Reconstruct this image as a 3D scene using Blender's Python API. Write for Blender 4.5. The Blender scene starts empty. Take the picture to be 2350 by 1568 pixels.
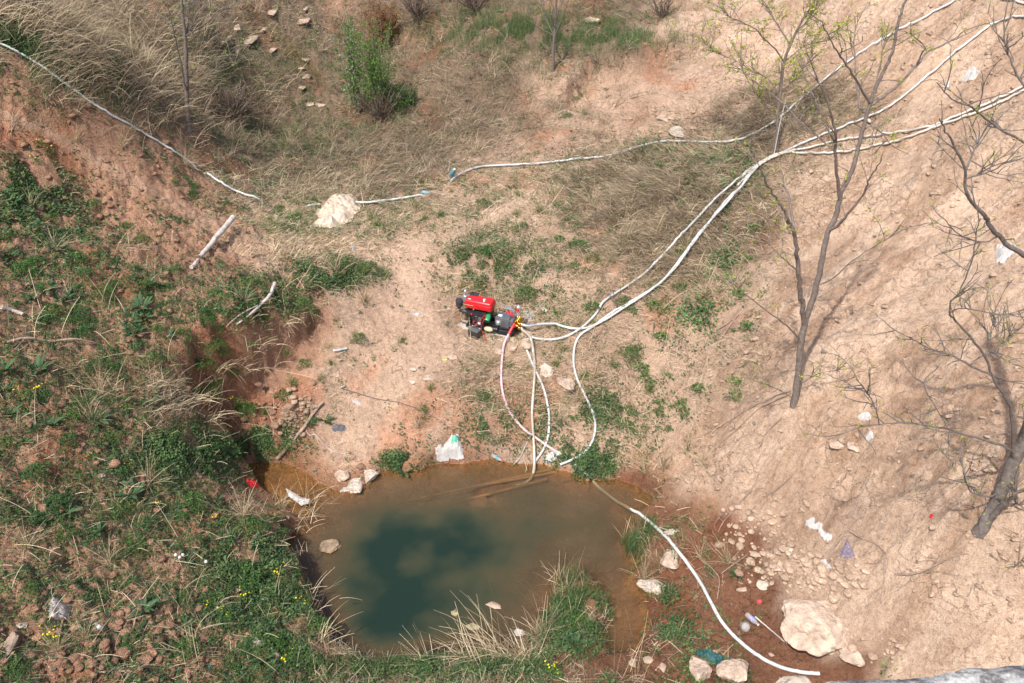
import bpy, bmesh, math, random
import numpy as np
from mathutils import Vector, Matrix
R = math.radians
scene = bpy.context.scene
COL = scene.collection
random.seed(7)
rng = np.random.default_rng(11)

# ------------------------------------------------------------------ camera, sky, sun, exposure
CAM_H, PITCH, FPX = 9.0, R(35.0), 2035.0      # FPX: focal length for a picture 2350 wide
cd = bpy.data.cameras.new('camera'); cam = bpy.data.objects.new('camera', cd); COL.objects.link(cam)
cam.location = (0, 0, CAM_H); cam.rotation_euler = (math.pi/2 - PITCH, 0, 0)
cd.sensor_width = 36.0; cd.lens = 36.0*FPX/2350.0; cd.clip_start = 0.05; cd.clip_end = 500
scene.camera = cam
SUN_AZ, SUN_EL = R(32), R(57)                 # light travels towards (+sin az, +cos az)
w = bpy.data.worlds.new('World'); scene.world = w; w.use_nodes = True
nt = w.node_tree; nt.nodes.clear()
sky = nt.nodes.new('ShaderNodeTexSky'); sky.sky_type = 'NISHITA'; sky.sun_disc = False
sky.sun_elevation = SUN_EL; sky.sun_rotation = math.pi + SUN_AZ
sky.dust_density = 3.0; sky.air_density = 1.0
bg = nt.nodes.new('ShaderNodeBackground'); bg.inputs[1].default_value = 0.15
ow = nt.nodes.new('ShaderNodeOutputWorld')
nt.links.new(sky.outputs[0], bg.inputs[0]); nt.links.new(bg.outputs[0], ow.inputs[0])
sd = bpy.data.lights.new('sun', 'SUN'); so = bpy.data.objects.new('sun', sd); COL.objects.link(so)
sd.energy = 3.4; sd.angle = R(1.2); sd.color = (1.0, 0.95, 0.89)
trav = Vector((math.sin(SUN_AZ)*math.cos(SUN_EL), math.cos(SUN_AZ)*math.cos(SUN_EL), -math.sin(SUN_EL)))
so.rotation_euler = trav.to_track_quat('-Z', 'Y').to_euler(); so.location = (-10, -12, 30)
vs = scene.view_settings
vs.view_transform = 'Standard'; vs.look = 'None'; vs.exposure = 0.68; vs.gamma = 1.0
scene.cycles.max_bounces = 6; scene.cycles.transparent_max_bounces = 12

# ------------------------------------------------------------------ tags and object helpers
def tag(o, label=None, cat=None, group=None, kind=None):
    if label: o['label'] = label
    if cat: o['category'] = cat
    if group: o['group'] = group
    if kind: o['kind'] = kind
    return o
def empty(name, loc, rz=0.0):
    o = bpy.data.objects.new(name, None); COL.objects.link(o)
    o.location = loc; o.rotation_euler = (0, 0, rz); o.empty_display_size = .2
    return o
def link_mesh(name, me, mat=None, parent=None, loc=(0, 0, 0)):
    o = bpy.data.objects.new(name, me); COL.objects.link(o)
    if mat is not None: me.materials.append(mat)
    if parent is not None: o.parent = parent
    o.location = loc
    return o
def np_mesh(name, V, F, col=None, smooth=False):
    """V (n,3), F (m,k) with k = 3 or 4; col (n,3) point colours"""
    V = np.ascontiguousarray(V, dtype=np.float32); F = np.ascontiguousarray(F, dtype=np.int32)
    me = bpy.data.meshes.new(name); k = F.shape[1]
    me.vertices.add(len(V)); me.vertices.foreach_set('co', V.ravel())
    me.loops.add(F.size); me.loops.foreach_set('vertex_index', F.ravel())
    me.polygons.add(len(F))
    me.polygons.foreach_set('loop_start', np.arange(0, F.size, k, dtype=np.int32))
    me.polygons.foreach_set('loop_total', np.full(len(F), k, dtype=np.int32))
    if smooth: me.polygons.foreach_set('use_smooth', np.ones(len(F), dtype=bool))
    if col is not None:
        a = me.color_attributes.new('Col', 'FLOAT_COLOR', 'POINT')
        c = np.ones((len(V), 4), dtype=np.float32); c[:, :3] = col
        a.data.foreach_set('color', c.ravel())
    me.update(); me.validate()
    return me

# ------------------------------------------------------------------ noise
_pr = np.random.default_rng(3); _perm = np.concatenate([_pr.permutation(256)]*3)
_ga = _pr.random(256)*2*np.pi; _gx, _gy = np.cos(_ga), np.sin(_ga)
def perlin(x, y, seed=0):
    x = np.asarray(x, float) + seed*17.31; y = np.asarray(y, float) + seed*9.77
    xi = np.floor(x).astype(int); yi = np.floor(y).astype(int); xf = x-xi; yf = y-yi
    u = xf*xf*xf*(xf*(xf*6-15)+10); v = yf*yf*yf*(yf*(yf*6-15)+10)
    def g(i, j):
        h = _perm[(_perm[(xi+i) & 255] + yi + j) & 255]
        return _gx[h]*(xf-i) + _gy[h]*(yf-j)
    a = g(0, 0)*(1-u)+g(1, 0)*u; b = g(0, 1)*(1-u)+g(1, 1)*u
    return (a*(1-v)+b*v)*1.5
def fbm(x, y, oct=4, seed=0, gain=.5):
    s = 0; a = 1.0; f = 1.0
    for i in range(oct):
        s = s + a*perlin(x*f, y*f, seed+i*3); a *= gain; f *= 2.03
    return s
def sstep(a, b, x):
    t = np.clip((x-a)/(b-a), 0, 1); return t*t*(3-2*t)

# ------------------------------------------------------------------ picture <-> world
SP, CP = math.sin(PITCH), math.cos(PITCH)
def unproj(u, v, z):
    xo = (np.asarray(u, float)-1175)/FPX; yo = (np.asarray(v, float)-784)/FPX
    D = (CAM_H-z)/(SP+yo*CP)
    return xo*D, D*(CP-yo*SP)
def project(x, y, z):
    D = y*CP+(CAM_H-z)*SP; D = np.maximum(D, .1)
    yo = ((CAM_H-z)*CP - y*SP)/D
    return 1175+FPX*x/D, 784+FPX*yo

# survey points: where in the view, and how high above the water
CTRL = np.array([
 # far shore, ledge and saddle
 (865,1078,.05),(960,1078,.03),(1060,1058,.05),(1130,1045,.06),(1250,1052,.06),(1300,1068,.05),(1400,1088,.05),(1450,1125,.08),
 (760,1060,.12),(680,1040,.2),(800,950,.6),(900,900,.8),(1000,900,.85),(1100,900,.8),(1060,960,.55),(1200,900,.75),(1250,980,.4),
 (1090,800,1.1),(1200,760,1.2),(1000,780,1.15),(900,800,1.1),(1120,720,1.2),(1000,650,1.5),(950,560,1.75),(1060,570,1.8),(1130,620,1.6),(1250,640,1.55),
 (850,560,1.8),(770,490,1.9),(650,560,1.95),(900,460,1.95),(1040,420,2.0),(860,660,1.55),(800,620,1.8),(700,600,2.0),
 (850,300,1.85),(700,300,1.8),(620,330,1.9),(700,150,2.6),(700,40,3.3),(900,100,2.7),(1000,30,3.4),(620,180,2.6),(700,400,1.85),
 (1000,300,2.0),(1150,260,2.3),(1300,100,3.2),(1200,60,3.5),(1300,200,2.6),(1450,110,3.2),(1400,200,2.75),(1300,300,2.35),(1200,400,2.05),(1100,200,2.6),(1050,110,3.0),(1300,10,3.7),
 # left valley side and slope
 (300,100,4.3),(100,20,5.4),(0,0,5.3),(450,60,4.0),(432,290,2.5),(300,200,3.4),(560,250,2.2),(540,60,3.5),(-200,50,5.2),
 (0,105,4.3),(200,230,3.4),(440,385,2.6),(585,455,2.15),(0,400,3.5),(200,420,3.0),(0,600,3.1),(0,800,2.7),(0,1200,1.9),(0,1568,1.45),(-300,800,3.2),(-300,400,4.0),(-300,1300,2.3),
 (300,600,2.6),(400,520,2.5),(450,600,2.35),(300,900,1.9),(300,1200,1.35),(400,1400,.95),(200,1450,1.2),(600,1300,.62),(620,1200,.6),(690,1420,.42),(600,1500,.55),(400,1568,.9),
 (540,640,2.15),(480,780,2.0),(450,700,2.2),(560,750,2.05),(640,725,1.9),(700,670,1.85),(400,880,1.8),(380,960,1.6),(450,1010,1.2),(500,1040,.8),(560,1080,.3),
 # near shore
 (760,1480,.3),(900,1568,.3),(860,1545,.2),(1050,1530,.18),(1200,1500,.1),(1300,1400,.05),(1280,1460,.06),(1330,1340,.03),(1500,1500,.03),(1400,1560,.08),(1600,1500,.08),(1700,1450,.05),(1800,1530,.1),(1900,1560,.15),
 (1200,1700,.5),(600,1700,1.0),(1800,1700,.6),(0,1750,1.6),
 # bank under the hoses
 (1350,1040,.15),(1400,900,.85),(1450,800,1.25),(1330,760,1.25),(1500,650,1.75),(1400,600,1.75),(1600,500,2.35),(1400,450,2.1),(1650,600,2.05),(1480,960,.75),(1330,860,.85),(1560,420,2.6),(1620,330,2.75),
 (1480,1050,.35),(1440,1000,.45),
 # sand slope
 (1825,920,1.95),(2250,1210,2.3),(2340,1000,2.9),(2340,600,3.6),(2340,200,4.5),(2340,0,5.2),(1900,0,4.2),(1600,0,3.6),(2000,300,3.4),(2000,600,2.85),(1700,700,1.95),
 (1600,1150,.5),(1520,1180,.12),(1480,1230,.04),(1560,1290,.1),(1620,1340,.12),(1700,1280,.4),(1750,1400,.2),(2000,1400,.9),(2340,1400,1.75),(2100,1500,.85),(2340,1520,1.35),(2560,1640,1.5),(2420,1480,1.6),(1750,400,2.7),(1800,300,3.0),(1550,300,2.65),(1550,120,3.2),(2500,800,3.5),(2600,1200,2.9),(2700,200,5.1),
 (1500,1300,.02),(1480,1400,.02),(1550,1430,.05),
], float)
cx, cy = unproj(CTRL[:, 0], CTRL[:, 1], CTRL[:, 2]); cz = CTRL[:, 2].copy()
far = np.array([(-14,30,9),(0,30,5.5),(10,32,7.5),(20,30,12),(-30,25,14),(0,60,14),(-30,60,20),(30,60,20),(26,12,12),(-26,10,7),(0,2,.9),(12,3,2.2),(6,3,1.0),(-12,3,2.8),(26,2,7),(-26,2,5),(8,24,6.2)], float)
cx = np.concatenate([cx, far[:, 0]]); cy = np.concatenate([cy, far[:, 1]]); cz = np.concatenate([cz, far[:, 2]])
def _tps(r2): return np.where(r2 > 1e-12, r2*np.log(np.maximum(r2, 1e-12)), 0)
n = len(cx); K = _tps((cx[:, None]-cx)**2+(cy[:, None]-cy)**2) + np.eye(n)*0.25
P = np.stack([np.ones(n), cx, cy], 1)
A = np.block([[K, P], [P.T, np.zeros((3, 3))]])
sol = np.linalg.solve(A, np.concatenate([cz, np.zeros(3)]))
def base_h(x, y):
    out = np.empty(len(x))
    for i in range(0, len(x), 60000):
        a, b = x[i:i+60000], y[i:i+60000]
        r2 = (a[:, None]-cx)**2+(b[:, None]-cy)**2
        out[i:i+60000] = _tps(r2)@sol[:n] + sol[n]+sol[n+1]*a+sol[n+2]*b
    return out
# pond outline (u, v) at the water level
SHORE = [(545,1072),(600,1058),(655,1062),(700,1085),(730,1110),(775,1128),(800,1135),(845,1112),(866,1086),(900,1080),(960,1084),(1000,1066),(1062,1066),(1130,1052),(1190,1066),(1250,1068),
 (1290,1082),(1350,1104),(1420,1100),(1462,1118),(1500,1150),(1455,1180),(1440,1240),(1470,1275),(1452,1320),(1480,1360),(1500,1430),(1470,1490),(1400,1500),(1392,1440),(1400,1380),(1370,1330),(1300,1320),
 (1270,1370),(1240,1440),(1180,1490),(1080,1502),(1000,1506),(930,1520),(860,1532),(800,1512),(752,1462),(728,1402),(700,1330),(668,1290),(655,1240),(700,1200),(652,1155),(610,1122),(566,1095)]
sx, sy = unproj(np.array([p[0] for p in SHORE]), np.array([p[1] for p in SHORE]), 0.0)
def poly_sd(px, py, X, Y):
    """signed distance, negative inside"""
    best = np.full(len(px), 1e9); ins = np.zeros(len(px), bool); m = len(X)
    for i in range(m):
        j = (i+1) % m; ex, ey = X[j]-X[i], Y[j]-Y[i]; wx, wy = px-X[i], py-Y[i]
        t = np.clip((wx*ex+wy*ey)/(ex*ex+ey*ey), 0, 1)
        best = np.minimum(best, (wx-ex*t)**2+(wy-ey*t)**2)
        c = ((Y[i] <= py) & (Y[j] > py)) | ((Y[j] <= py) & (Y[i] > py))
        with np.errstate(divide='ignore', invalid='ignore'):
            ins ^= c & (px < X[i]+(py-Y[i])*ex/(ey if ey != 0 else 1e-9))
    d = np.sqrt(best); return np.where(ins, -d, d)
def blob(u, v, cu, cv, ru, rv, p=1.0):
    return np.exp(-(((u-cu)/ru)**2+((v-cv)/rv)**2)**p)
PITS = [(1060,1330,270,150,.42),(1060,1238,110,62,.9),(890,1250,95,60,.8),(900,1340,90,130,.9),(890,1440,150,80,1.4),(1170,1230,60,40,.2),(1110,1400,80,60,.3),(1330,1120,60,30,.12),(800,1380,60,60,.3),(1380,1230,70,40,.25)]
RISES = [(1180,1100,110,28,.16),(1030,1130,110,28,.16),(930,1160,70,25,.1),(952,1288,40,20,.55),(1210,1165,130,60,.12),(1190,1330,130,45,.2),(985,1420,50,20,.2),(860,1300,40,30,.15),(1000,1200,30,20,.2),(770,1270,40,50,.2),(1260,1240,90,60,.1),(1095,1155,60,20,.3),(850,1210,40,22,.3)]
def pond_depth(x, y, d):
    u, v = project(x, y, 0*x)
    u = u+fbm(x*1.4, y*1.4, 3, 21)*22; v = v+fbm(x*1.4, y*1.4, 3, 22)*22
    dep = .04 + .48*sstep(0, 1.1, -d) + .08*sstep(0, .15, -d)
    inlet = sstep(820, 690, u)*sstep(1230, 1180, v)          # the shallow silted corner on the left
    dep = dep*(1-.8*inlet)
    right = sstep(1390, 1450, u)
    dep = dep*(1-.75*right*sstep(1150, 1260, v))
    a = 0
    for (cu, cv, ru, rv, k) in PITS: a = a + .62*k*blob(u, v, cu, cv, ru*1.12, rv*1.12, 1.0)
    for (cu, cv, ru, rv, k) in RISES: a = a - k*blob(u, v, cu, cv, ru, rv, 1.1)
    dep = dep + a*sstep(.05, .5, -d) + .22*fbm(x*1.9, y*1.9, 4, 25)*sstep(.1, .6, -d)
    return np.maximum(dep, .02+.3*sstep(.35, .9, -d)*(u > 830)*(u < 1400)*(v > 1190)+.07*sstep(.05,.2,-d)*(u > 800))
# the undercut gully left of the ledge: floor polygon, given at its own heights
GUL = [(478,1003,.6),(500,975,.6),(560,925,.7),(620,885,.85),(670,840,.95),(715,790,1.15),(735,760,1.3),(770,790,1.3),(740,850,1.05),(690,920,.78),(640,970,.58),(590,1015,.42),(535,1035,.38),(490,1030,.5)]
gx, gy = unproj(np.array([g[0] for g in GUL]), np.array([g[1] for g in GUL]), np.array([g[2] for g in GUL]))
def gully_floor(x, y):
    d2 = (x[:, None]-gx)**2+(y[:, None]-gy)**2+.03
    wgt = 1/d2**1.5; return (wgt*np.array([g[2] for g in GUL])).sum(1)/wgt.sum(1)

# ------------------------------------------------------------------ cover maps, one letter per 50 units of the view
def cmap(rows):
    g = [(r+r[-1]*47)[:47] for r in rows]
    return g
GREEN = cmap("""12221222322232222111122221111000000000000000000
12112222222332222221134443320000000000000000000
53212222223333222321223333333310000000000000000
63322222333333333332222222221100000011000000000
34432222233333333332222211110001000212100000000
23443222233443333322222111100011111121110000000
12244432233443322222221111112222110012110000000
21124554334443332222332222223333332321000000000
52112246533333332233332222222233343310000000000
63211125643333444333333322222223332200000000000
75422112455444454444333332222222222100000000000
66555421112233222222234443322112211000000000000
66566554311113554211244443322212232000000000000
77666655654454552110234443322122242100000000000
66666566665443210010133443322233341000000000000
55555566553321110111000233322233332000000000000
54555555543222321110001112222233321000000000000
55555555542112322111123321222332220000000000000
55555555421123321112133332233443210000000000000
55556654445543332111223333334542100000000000000
55556666665554321111122333334431000000000000000
55556677776544111333221122456431000000000000000
55555667654110000234101002345410000000000000000
55555554541000000000000000000022000000000000000
54555555555441000000000000000333000000000000000
44455555566640000000000000000443100000000000000
44445555556664000000000000000331110100000000000
44444555566665000000000004333211222100000000000
33344445666666600000000056422222211000000000000
33334444666666630000000066521222310000000000000
22333444445566644444444566421122210010000000000
22233444444555555565555542222222211000001100000""".split('\n'))
DRY = cmap("""88999988765544455677765544445544000000000000000
78999999765444445666655555555532000000000000000
36899999876544444555677777776553000000000000000
23368999887654444455677777654210001331000000000
22234799988765444566777776533211012465421000000
22122467888776555667777776432111123566543100000
11111235789887656777776543332223433455542000000
11111123467777667788765333334467655545320000000
22111112356777777777655433335678876654100000000
22121111234566665555544443335688888764000000000
32221111234444455555444433334688888652000000000
22222221123334555443344333345787777531000000000
22222222221112344421123333445777765310000000000
33333322222222444411123334444555555310000000000
33333333334444442111133333333344454200000000000
33333333333444421111122222333344443200000000000
33333333333333222112222223333444443100000000000
33333333333222222222444443344444432100000000000
33333333322222221122334443444444321000000000000
33333333322223221112233333344443210000000000000
33333333332222221111123333333432100000000000000
33333333322221111111111111222322100000000000000
33333333322110000011000000012222210000000000000
33333333333320000000000000000011100000000000000
33333333333433000000000000000122000000000000000
33333333333433000000000000000222210000000000000
33333333333344000000000000033221110000000000000
33333333333344000000000005542111100000000000000
22333333333334400000000466542111100000000000000
22333333333334420000004565442111100000000000000
22223333333344466676656554431111100000000000000
22223333333334555567766544332111110000000000000""".split('\n'))
SOIL = cmap("""dddddddddddddddrdddddddddrddddppppppppppppppppp
ddddddddddddddddddrddddddddddtppppppppppppppppp
ddddddddddddddddddddddddddddddtpppppppppppppppp
rrddddddddddddddddddddddddrtrtttppppppppppppppp
rrrrrddddddddddddddddddddrrrtttttpddppppppppppp
rrrrrrrdddddddddddddddddrttttrttttddppppppppppp
rrrrrrrrrddddddddddddddtttttttttttddtpppppppppp
rrrrrrrrrrdddddddddddttttttttddddddtppppppppppp
rrrrrrrrrrddddddddddttttttttdddddddtppppppppppp
rrrrrrrrrrrdttttddttttttttttddddddddppppppppppp
rrrrrrrrrrrrsssstttttttttttttdddddddppppppppppp
rrrrrrrrrrrrssssttttttttttttddddddddppppppppppp
rrrrrrrrrrrrrrtttttttttttttttdddddtpppppppppppp
rrrrrrrrrrrrrrrttttttttttttttttttttpppppppppppp
rrrrrrrrrrrrrrrttttttttttttttttttttpppppppppppp
rrrrrrrrrrrrrrrtttttttttttttttttttppppppppppppp
rrrrrrrrrrrrrrrttttttttttttttttttpppppppppppppp
rrrrrrrrrrrrrrttttttttttttttttttppppppppppppppp
rrrrrrrrrrrrrrttttttttttttttttttppppppppppppppp
rrrrrrrrrrrrrrttttttttttttttttttppppppppppppppp
rrrrrrrrrrrrooottttttttttttttttpppppppppppppppp
rrrrrrrrrrroooottoooottttttttoppppppppppppppppp
rrrrrrrrrrrooooooooooooooooowwopppppppppppppppp
rrrrrrrrrrrrooooooooooooooooowwwopppppppppppppp
rrrrrrrrrrrrroooooooooooooooowwwwwppppppppppppp
rrrrrrrrrrrrrrooooooooooooooowwwwwwpppppppppppp
rrrrrrrrrrrrrroooooooooooooooowwwwwpppppppppppp
rrrrrrrrrrrrrrooooooooooooooowwwwwwwppppppppppp
rrrrrrrrrrrrrrrooooooooooooowwwwwwwwppppppppppp
rrrrrrrrrrrrrrrooooooooowwwwwwwwwwwwwpppppppppp
rrrrrrrrrrrrrrrroooowwwwwwwwwwwwwwwwwwppppppppp
rrrrrrrrrrrrrrrrrroowwwwwwwwwwwwwwwwwwwwppppppp""".split('\n'))
GR = np.array([[int(c) for c in r] for r in GREEN], float)/9
DR = np.array([[int(c) for c in r] for r in DRY], float)/9
SC = {'p': (.60,.44,.322), 't': (.50,.345,.245), 'r': (.39,.225,.145), 'o': (.36,.20,.115), 'w': (.20,.094,.052), 'd': (.20,.14,.095), 's': (.48,.36,.24)}
RO = {'p': .55, 't': .7, 'r': 1.75, 'o': .6, 'w': .7, 'd': 1.3, 's': .5}
SCOL = np.array([[SC[c] for c in r] for r in SOIL]); SRO = np.array([[RO[c] for c in r] for r in SOIL])
SPALE = np.array([[1.0 if c == 'p' else 0 for c in r] for r in SOIL]); SWET = np.array([[1.0 if c in 'w' else (.4 if c == 'o' else 0) for c in r] for r in SOIL])
def look(M, u, v):
    a = np.clip((u-25)/50, 0, 46-1e-4); b = np.clip((v-24.5)/49, 0, 31-1e-4)
    i = a.astype(int); j = b.astype(int); fa = a-i; fb = b-j
    if M.ndim == 3: fa = fa[:, None]; fb = fb[:, None]
    return (M[j, i]*(1-fa)+M[j, i+1]*fa)*(1-fb)+(M[j+1, i]*(1-fa)+M[j+1, i+1]*fa)*fb
def jit(x, y, amp=30):
    return fbm(x*1.3, y*1.3, 4, 31)*amp, fbm(x*1.3, y*1.3, 4, 37)*amp

PATHS = [[(-30,255,20),(60,285,16),(150,325,15),(300,415,16),(450,495,20),(550,545,28),(700,572,26),(850,580,26),(960,562,26),(1100,518,16),(1200,455,14),(1300,412,14),(1400,355,16),(1500,290,22),(1650,200,26)],
 [(960,560,30),(945,640,34),(960,720,36),(1010,790,40),(950,850,46),(850,930,40),(820,1000,34)],[(540,560,30),(600,600,34),(640,620,26)],[(1250,640,20),(1340,660,26),(1420,640,16)]]
def on_path(u, v):
    out = np.zeros(len(u))
    for P_ in PATHS:
        for (a, b, r0), (c_, d, r1) in zip(P_[:-1], P_[1:]):
            ex, ey = c_-a, d-b; t = np.clip(((u-a)*ex+(v-b)*ey)/(ex*ex+ey*ey), 0, 1)
            out = np.maximum(out, np.exp(-(((u-a-ex*t)**2+(v-b-ey*t)**2)/(r0+(r1-r0)*t)**2)**1.5))
    return out
SCOL[3:5, 24:31] = SC['t']; SRO[3:5, 24:31] = .8; GR[3:9, 0:10] += .12; GR[0:6, 11:18] += .16; GR[0:3, 20:31] += .18; GR[0:4, 0:11] += .10; GR[8:12, 10:27] += .14; GR[11:15, 20:28] += .17; GR[2:7, 10:20] += .08; GR[9:, 0:15] *= 1.55; GR[GR > 1] = 1
DR[9:, 0:15] *= .62; DR[5:13, 26:35] = np.minimum(1, DR[5:13, 26:35]*1.3)
# ------------------------------------------------------------------ terrain grid
NS, NT, Y0, Y1 = 1100, 860, 4.0, 60.0
LR = math.log(Y1/Y0)
def wid(y): return .55*y+5.5
S, T = np.meshgrid(np.linspace(-1, 1, NS), np.linspace(0, 1, NT))
GY = (Y0*np.exp(LR*T)).ravel(); GX = S.ravel()*wid(GY)
HB = base_h(GX, GY)
# gully with a steep wall, sunk into the slope
wob = fbm(GX*2.5, GY*2.5, 3, 5)*.07
dg = poly_sd(GX, GY, gx, gy)+wob
fl = gully_floor(GX, GY)
kg = sstep(.13, -.06, dg)
H = HB*(1-kg)+np.minimum(fl, HB)*kg
U0, V0 = project(GX, GY, H)
rough = look(SRO, U0, V0); pale = look(SPALE, U0, V0)
pxc, pyc = unproj(1122, 752, 1.12); pxc, pyc = float(pxc), float(pyc)      # the levelled stand of the pump
rp_ = np.sqrt(((GX-pxc)/1.35)**2+(GY-pyc)**2); kp = sstep(.62, .34, rp_); PAD = 1.12; H = H*(1-kp)+PAD*kp
# small lip / scarps
def scarp(pts, drop, soft=.12):
    """a broken edge: ground in front of the line sits lower"""
    global H
    X, Y = [], []
    for (u, v, z) in pts:
        a, b = unproj(u, v, z); X.append(a); Y.append(b)
    best = np.full(len(GX), 1e9); sg = np.zeros(len(GX)); end = np.zeros(len(GX))
    for i in range(len(X)-1):
        ex, ey = X[i+1]-X[i], Y[i+1]-Y[i]; wx, wy = GX-X[i], GY-Y[i]
        t = np.clip((wx*ex+wy*ey)/(ex*ex+ey*ey), 0, 1); dx, dy = wx-ex*t, wy-ey*t
        d = np.sqrt(dx*dx+dy*dy); m = d < best; best[m] = d[m]; sg[m] = np.sign(ex*wy-ey*wx)[m]
        end[m] = ((i+t)/(len(X)-1))[m]
    s = best*sg + fbm(GX*3, GY*3, 3, 8)*.06
    fade = np.exp(-(best/.7)**2)*sstep(0, .15, end)*sstep(1, .85, end)
    H = H + drop*fade*(sstep(-soft, soft, s)-.5)
scarp([(1270,215,2.7),(1310,185,2.85),(1350,155,2.95),(1400,138,3.1),(1480,130,3.2),(1520,140,3.2)], .5, .07)
scarp([(660,860,.9),(760,700,1.5),(860,690,1.5)], .0)
scarp([(1560,920,1.0),(1700,700,1.95),(1720,560,2.4)], -.05)
scarp([(2060,440,3.3),(2200,420,3.6),(2330,330,4.1)], .22)
scarp([(1950,240,3.6),(2110,215,3.8),(2250,110,4.4),(2350,110,4.6)], .3)
scarp([(940,70,3.0),(1000,60,3.2)], .4)
scarp([(2130,400,3.3),(2200,370,3.6),(2300,470,3.7)], -.15)
scarp([(1900,590,2.6),(2000,660,2.8),(2050,720,2.9)], .12)
# the pond basin and the cut bank round its near-left side
ds = poly_sd(GX, GY, sx, sy)+fbm(GX*3.5, GY*3.5, 3, 9)*.035
dep = pond_depth(GX, GY, ds)
vis = 1-sstep(.02, .3, ds)
# ground height noise
ex = fbm(GX*.9, GY*.9, 3, 2)*.07 + rough*(fbm(GX*3.1, GY*3.1, 3, 4)*.045 + np.abs(fbm(GX*8, GY*8, 3, 6))*.028 + np.maximum(rough-1, 0)*np.abs(fbm(GX*4.3, GY*4.3, 3, 19))*.05 + perlin(GX*22, GY*22, 7)*.008)
rill = fbm((.85*GX+.53*GY)*.6, (-.53*GX+.85*GY)*3.2, 4, 12)          # shallow runnels down the sand slope
crust = np.abs(fbm(GX*5.5, GY*7.5, 3, 15)); c2 = fbm(GX*3.6+5, GY*4.4, 4, 17)
ex = ex + pale*(rill*.022 - sstep(.10, 0, crust)*.03*sstep(-.1, .2, c2) + .035*sstep(.0, .05, c2)+.03*sstep(.28, .32, c2) + fbm(GX*1.7, GY*1.7, 3, 18)*.03)
ex = ex*sstep(-.05, .35, ds)
H = H+ex*(1-.8*kp)
lo = np.where(ds > 0, .015+.05*np.minimum(ds, 1), -9)
H = np.where(ds > 0, np.maximum(H, lo)*sstep(-.0, .07, ds)+.0*(1-sstep(0, .07, ds)), H)
H = np.where(ds <= 0, -dep+fbm(GX*5, GY*5, 3, 14)*.015, H)
HG = H.reshape(NT, NS)
def height(x, y):
    x = np.atleast_1d(np.asarray(x, float)); y = np.atleast_1d(np.asarray(y, float))
    t = np.clip(np.log(np.maximum(y, 1e-3)/Y0)/LR, 0, 1-1e-6)*(NT-1); s = np.clip((x/wid(y)+1)/2, 0, 1-1e-6)*(NS-1)
    i = t.astype(int); j = s.astype(int); a = t-i; b = s-j
    return (HG[i, j]*(1-b)+HG[i, j+1]*b)*(1-a)+(HG[i+1, j]*(1-b)+HG[i+1, j+1]*b)*a
def hit(u, v, water=False):
    """where the sight line through (u, v) meets the ground; arrays in, (n,3) out"""
    u = np.atleast_1d(np.asarray(u, float)); v = np.atleast_1d(np.asarray(v, float))
    xo = (u-1175)/FPX; yo = (v-784)/FPX
    dx, dy, dz = xo, CP-yo*SP, -(SP+yo*CP)
    D = np.full(len(u), 3.0); res = np.full(len(u), 45.0); done = np.zeros(len(u), bool)
    for k in range(1100):
        h = height(dx*D, dy*D)
        if water: h = np.maximum(h, 0)
        new = (~done) & (CAM_H+dz*D < h); res[new] = D[new]; done |= new
        if done.all(): break
        D = D + np.where(done, 0, .035)
    lo_, hi_ = res-.035, res.copy()
    for k in range(8):
        m = (lo_+hi_)/2; h = height(dx*m, dy*m)
        if water: h = np.maximum(h, 0)
        b = CAM_H+dz*m < h; hi_ = np.where(b, m, hi_); lo_ = np.where(b, lo_, m)
    return np.stack([dx*hi_, dy*hi_, CAM_H+dz*hi_], 1)
def at(u, v, dz=0.0, water=False):
    p = hit([u], [v], water)[0]; return Vector((p[0], p[1], p[2]+dz))
def normal(x, y, e=.12):
    hx = (height(x+e, y)-height(x-e, y))/(2*e); hy = (height(x, y+e)-height(x, y-e))/(2*e)
    nn = np.stack([-hx, -hy, np.ones(len(hx))], 1); return nn/np.linalg.norm(nn, axis=1)[:, None]

# ------------------------------------------------------------------ materials
def newmat(name):
    m = bpy.data.materials.new(name); m.use_nodes = True; nt = m.node_tree
    b = nt.nodes['Principled BSDF']; return m, nt, b
def noise(nt, scale, detail=4, rough=.55, coord=None):
    nz = nt.nodes.new('ShaderNodeTexNoise'); nz.inputs['Scale'].default_value = scale
    nz.inputs['Detail'].default_value = detail; nz.inputs['Roughness'].default_value = rough
    if coord is None:
        tc = nt.nodes.new('ShaderNodeTexCoord'); coord = tc.outputs['Object']
    nt.links.new(coord, nz.inputs['Vector']); return nz
def ramp(nt, src, stops):
    r = nt.nodes.new('ShaderNodeValToRGB'); nt.links.new(src, r.inputs[0])
    e = r.color_ramp.elements
    while len(e) < len(stops): e.new(.5)
    for i, (p, c) in enumerate(stops):
        e[i].position = p; e[i].color = (*c, 1) if len(c) == 3 else c
    return r
def mul(nt, a, b, fac=1.0, mode='MULTIPLY'):
    m = nt.nodes.new('ShaderNodeMix'); m.data_type = 'RGBA'; m.blend_type = mode; m.inputs[0].default_value = fac
    for s, k in ((a, 6), (b, 7)):
        if isinstance(s, tuple): m.inputs[k].default_value = (*s, 1)
        else: nt.links.new(s, m.inputs[k])
    return m.outputs[2]
def bump(nt, b, h, dist, strength=1.0, prev=None):
    bp = nt.nodes.new('ShaderNodeBump'); bp.inputs['Distance'].default_value = dist; bp.inputs['Strength'].default_value = strength
    nt.links.new(h, bp.inputs['Height'])
    if prev is not None: nt.links.new(prev, bp.inputs['Normal'])
    nt.links.new(bp.outputs[0], b.inputs['Normal']); return bp.outputs[0]
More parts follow.
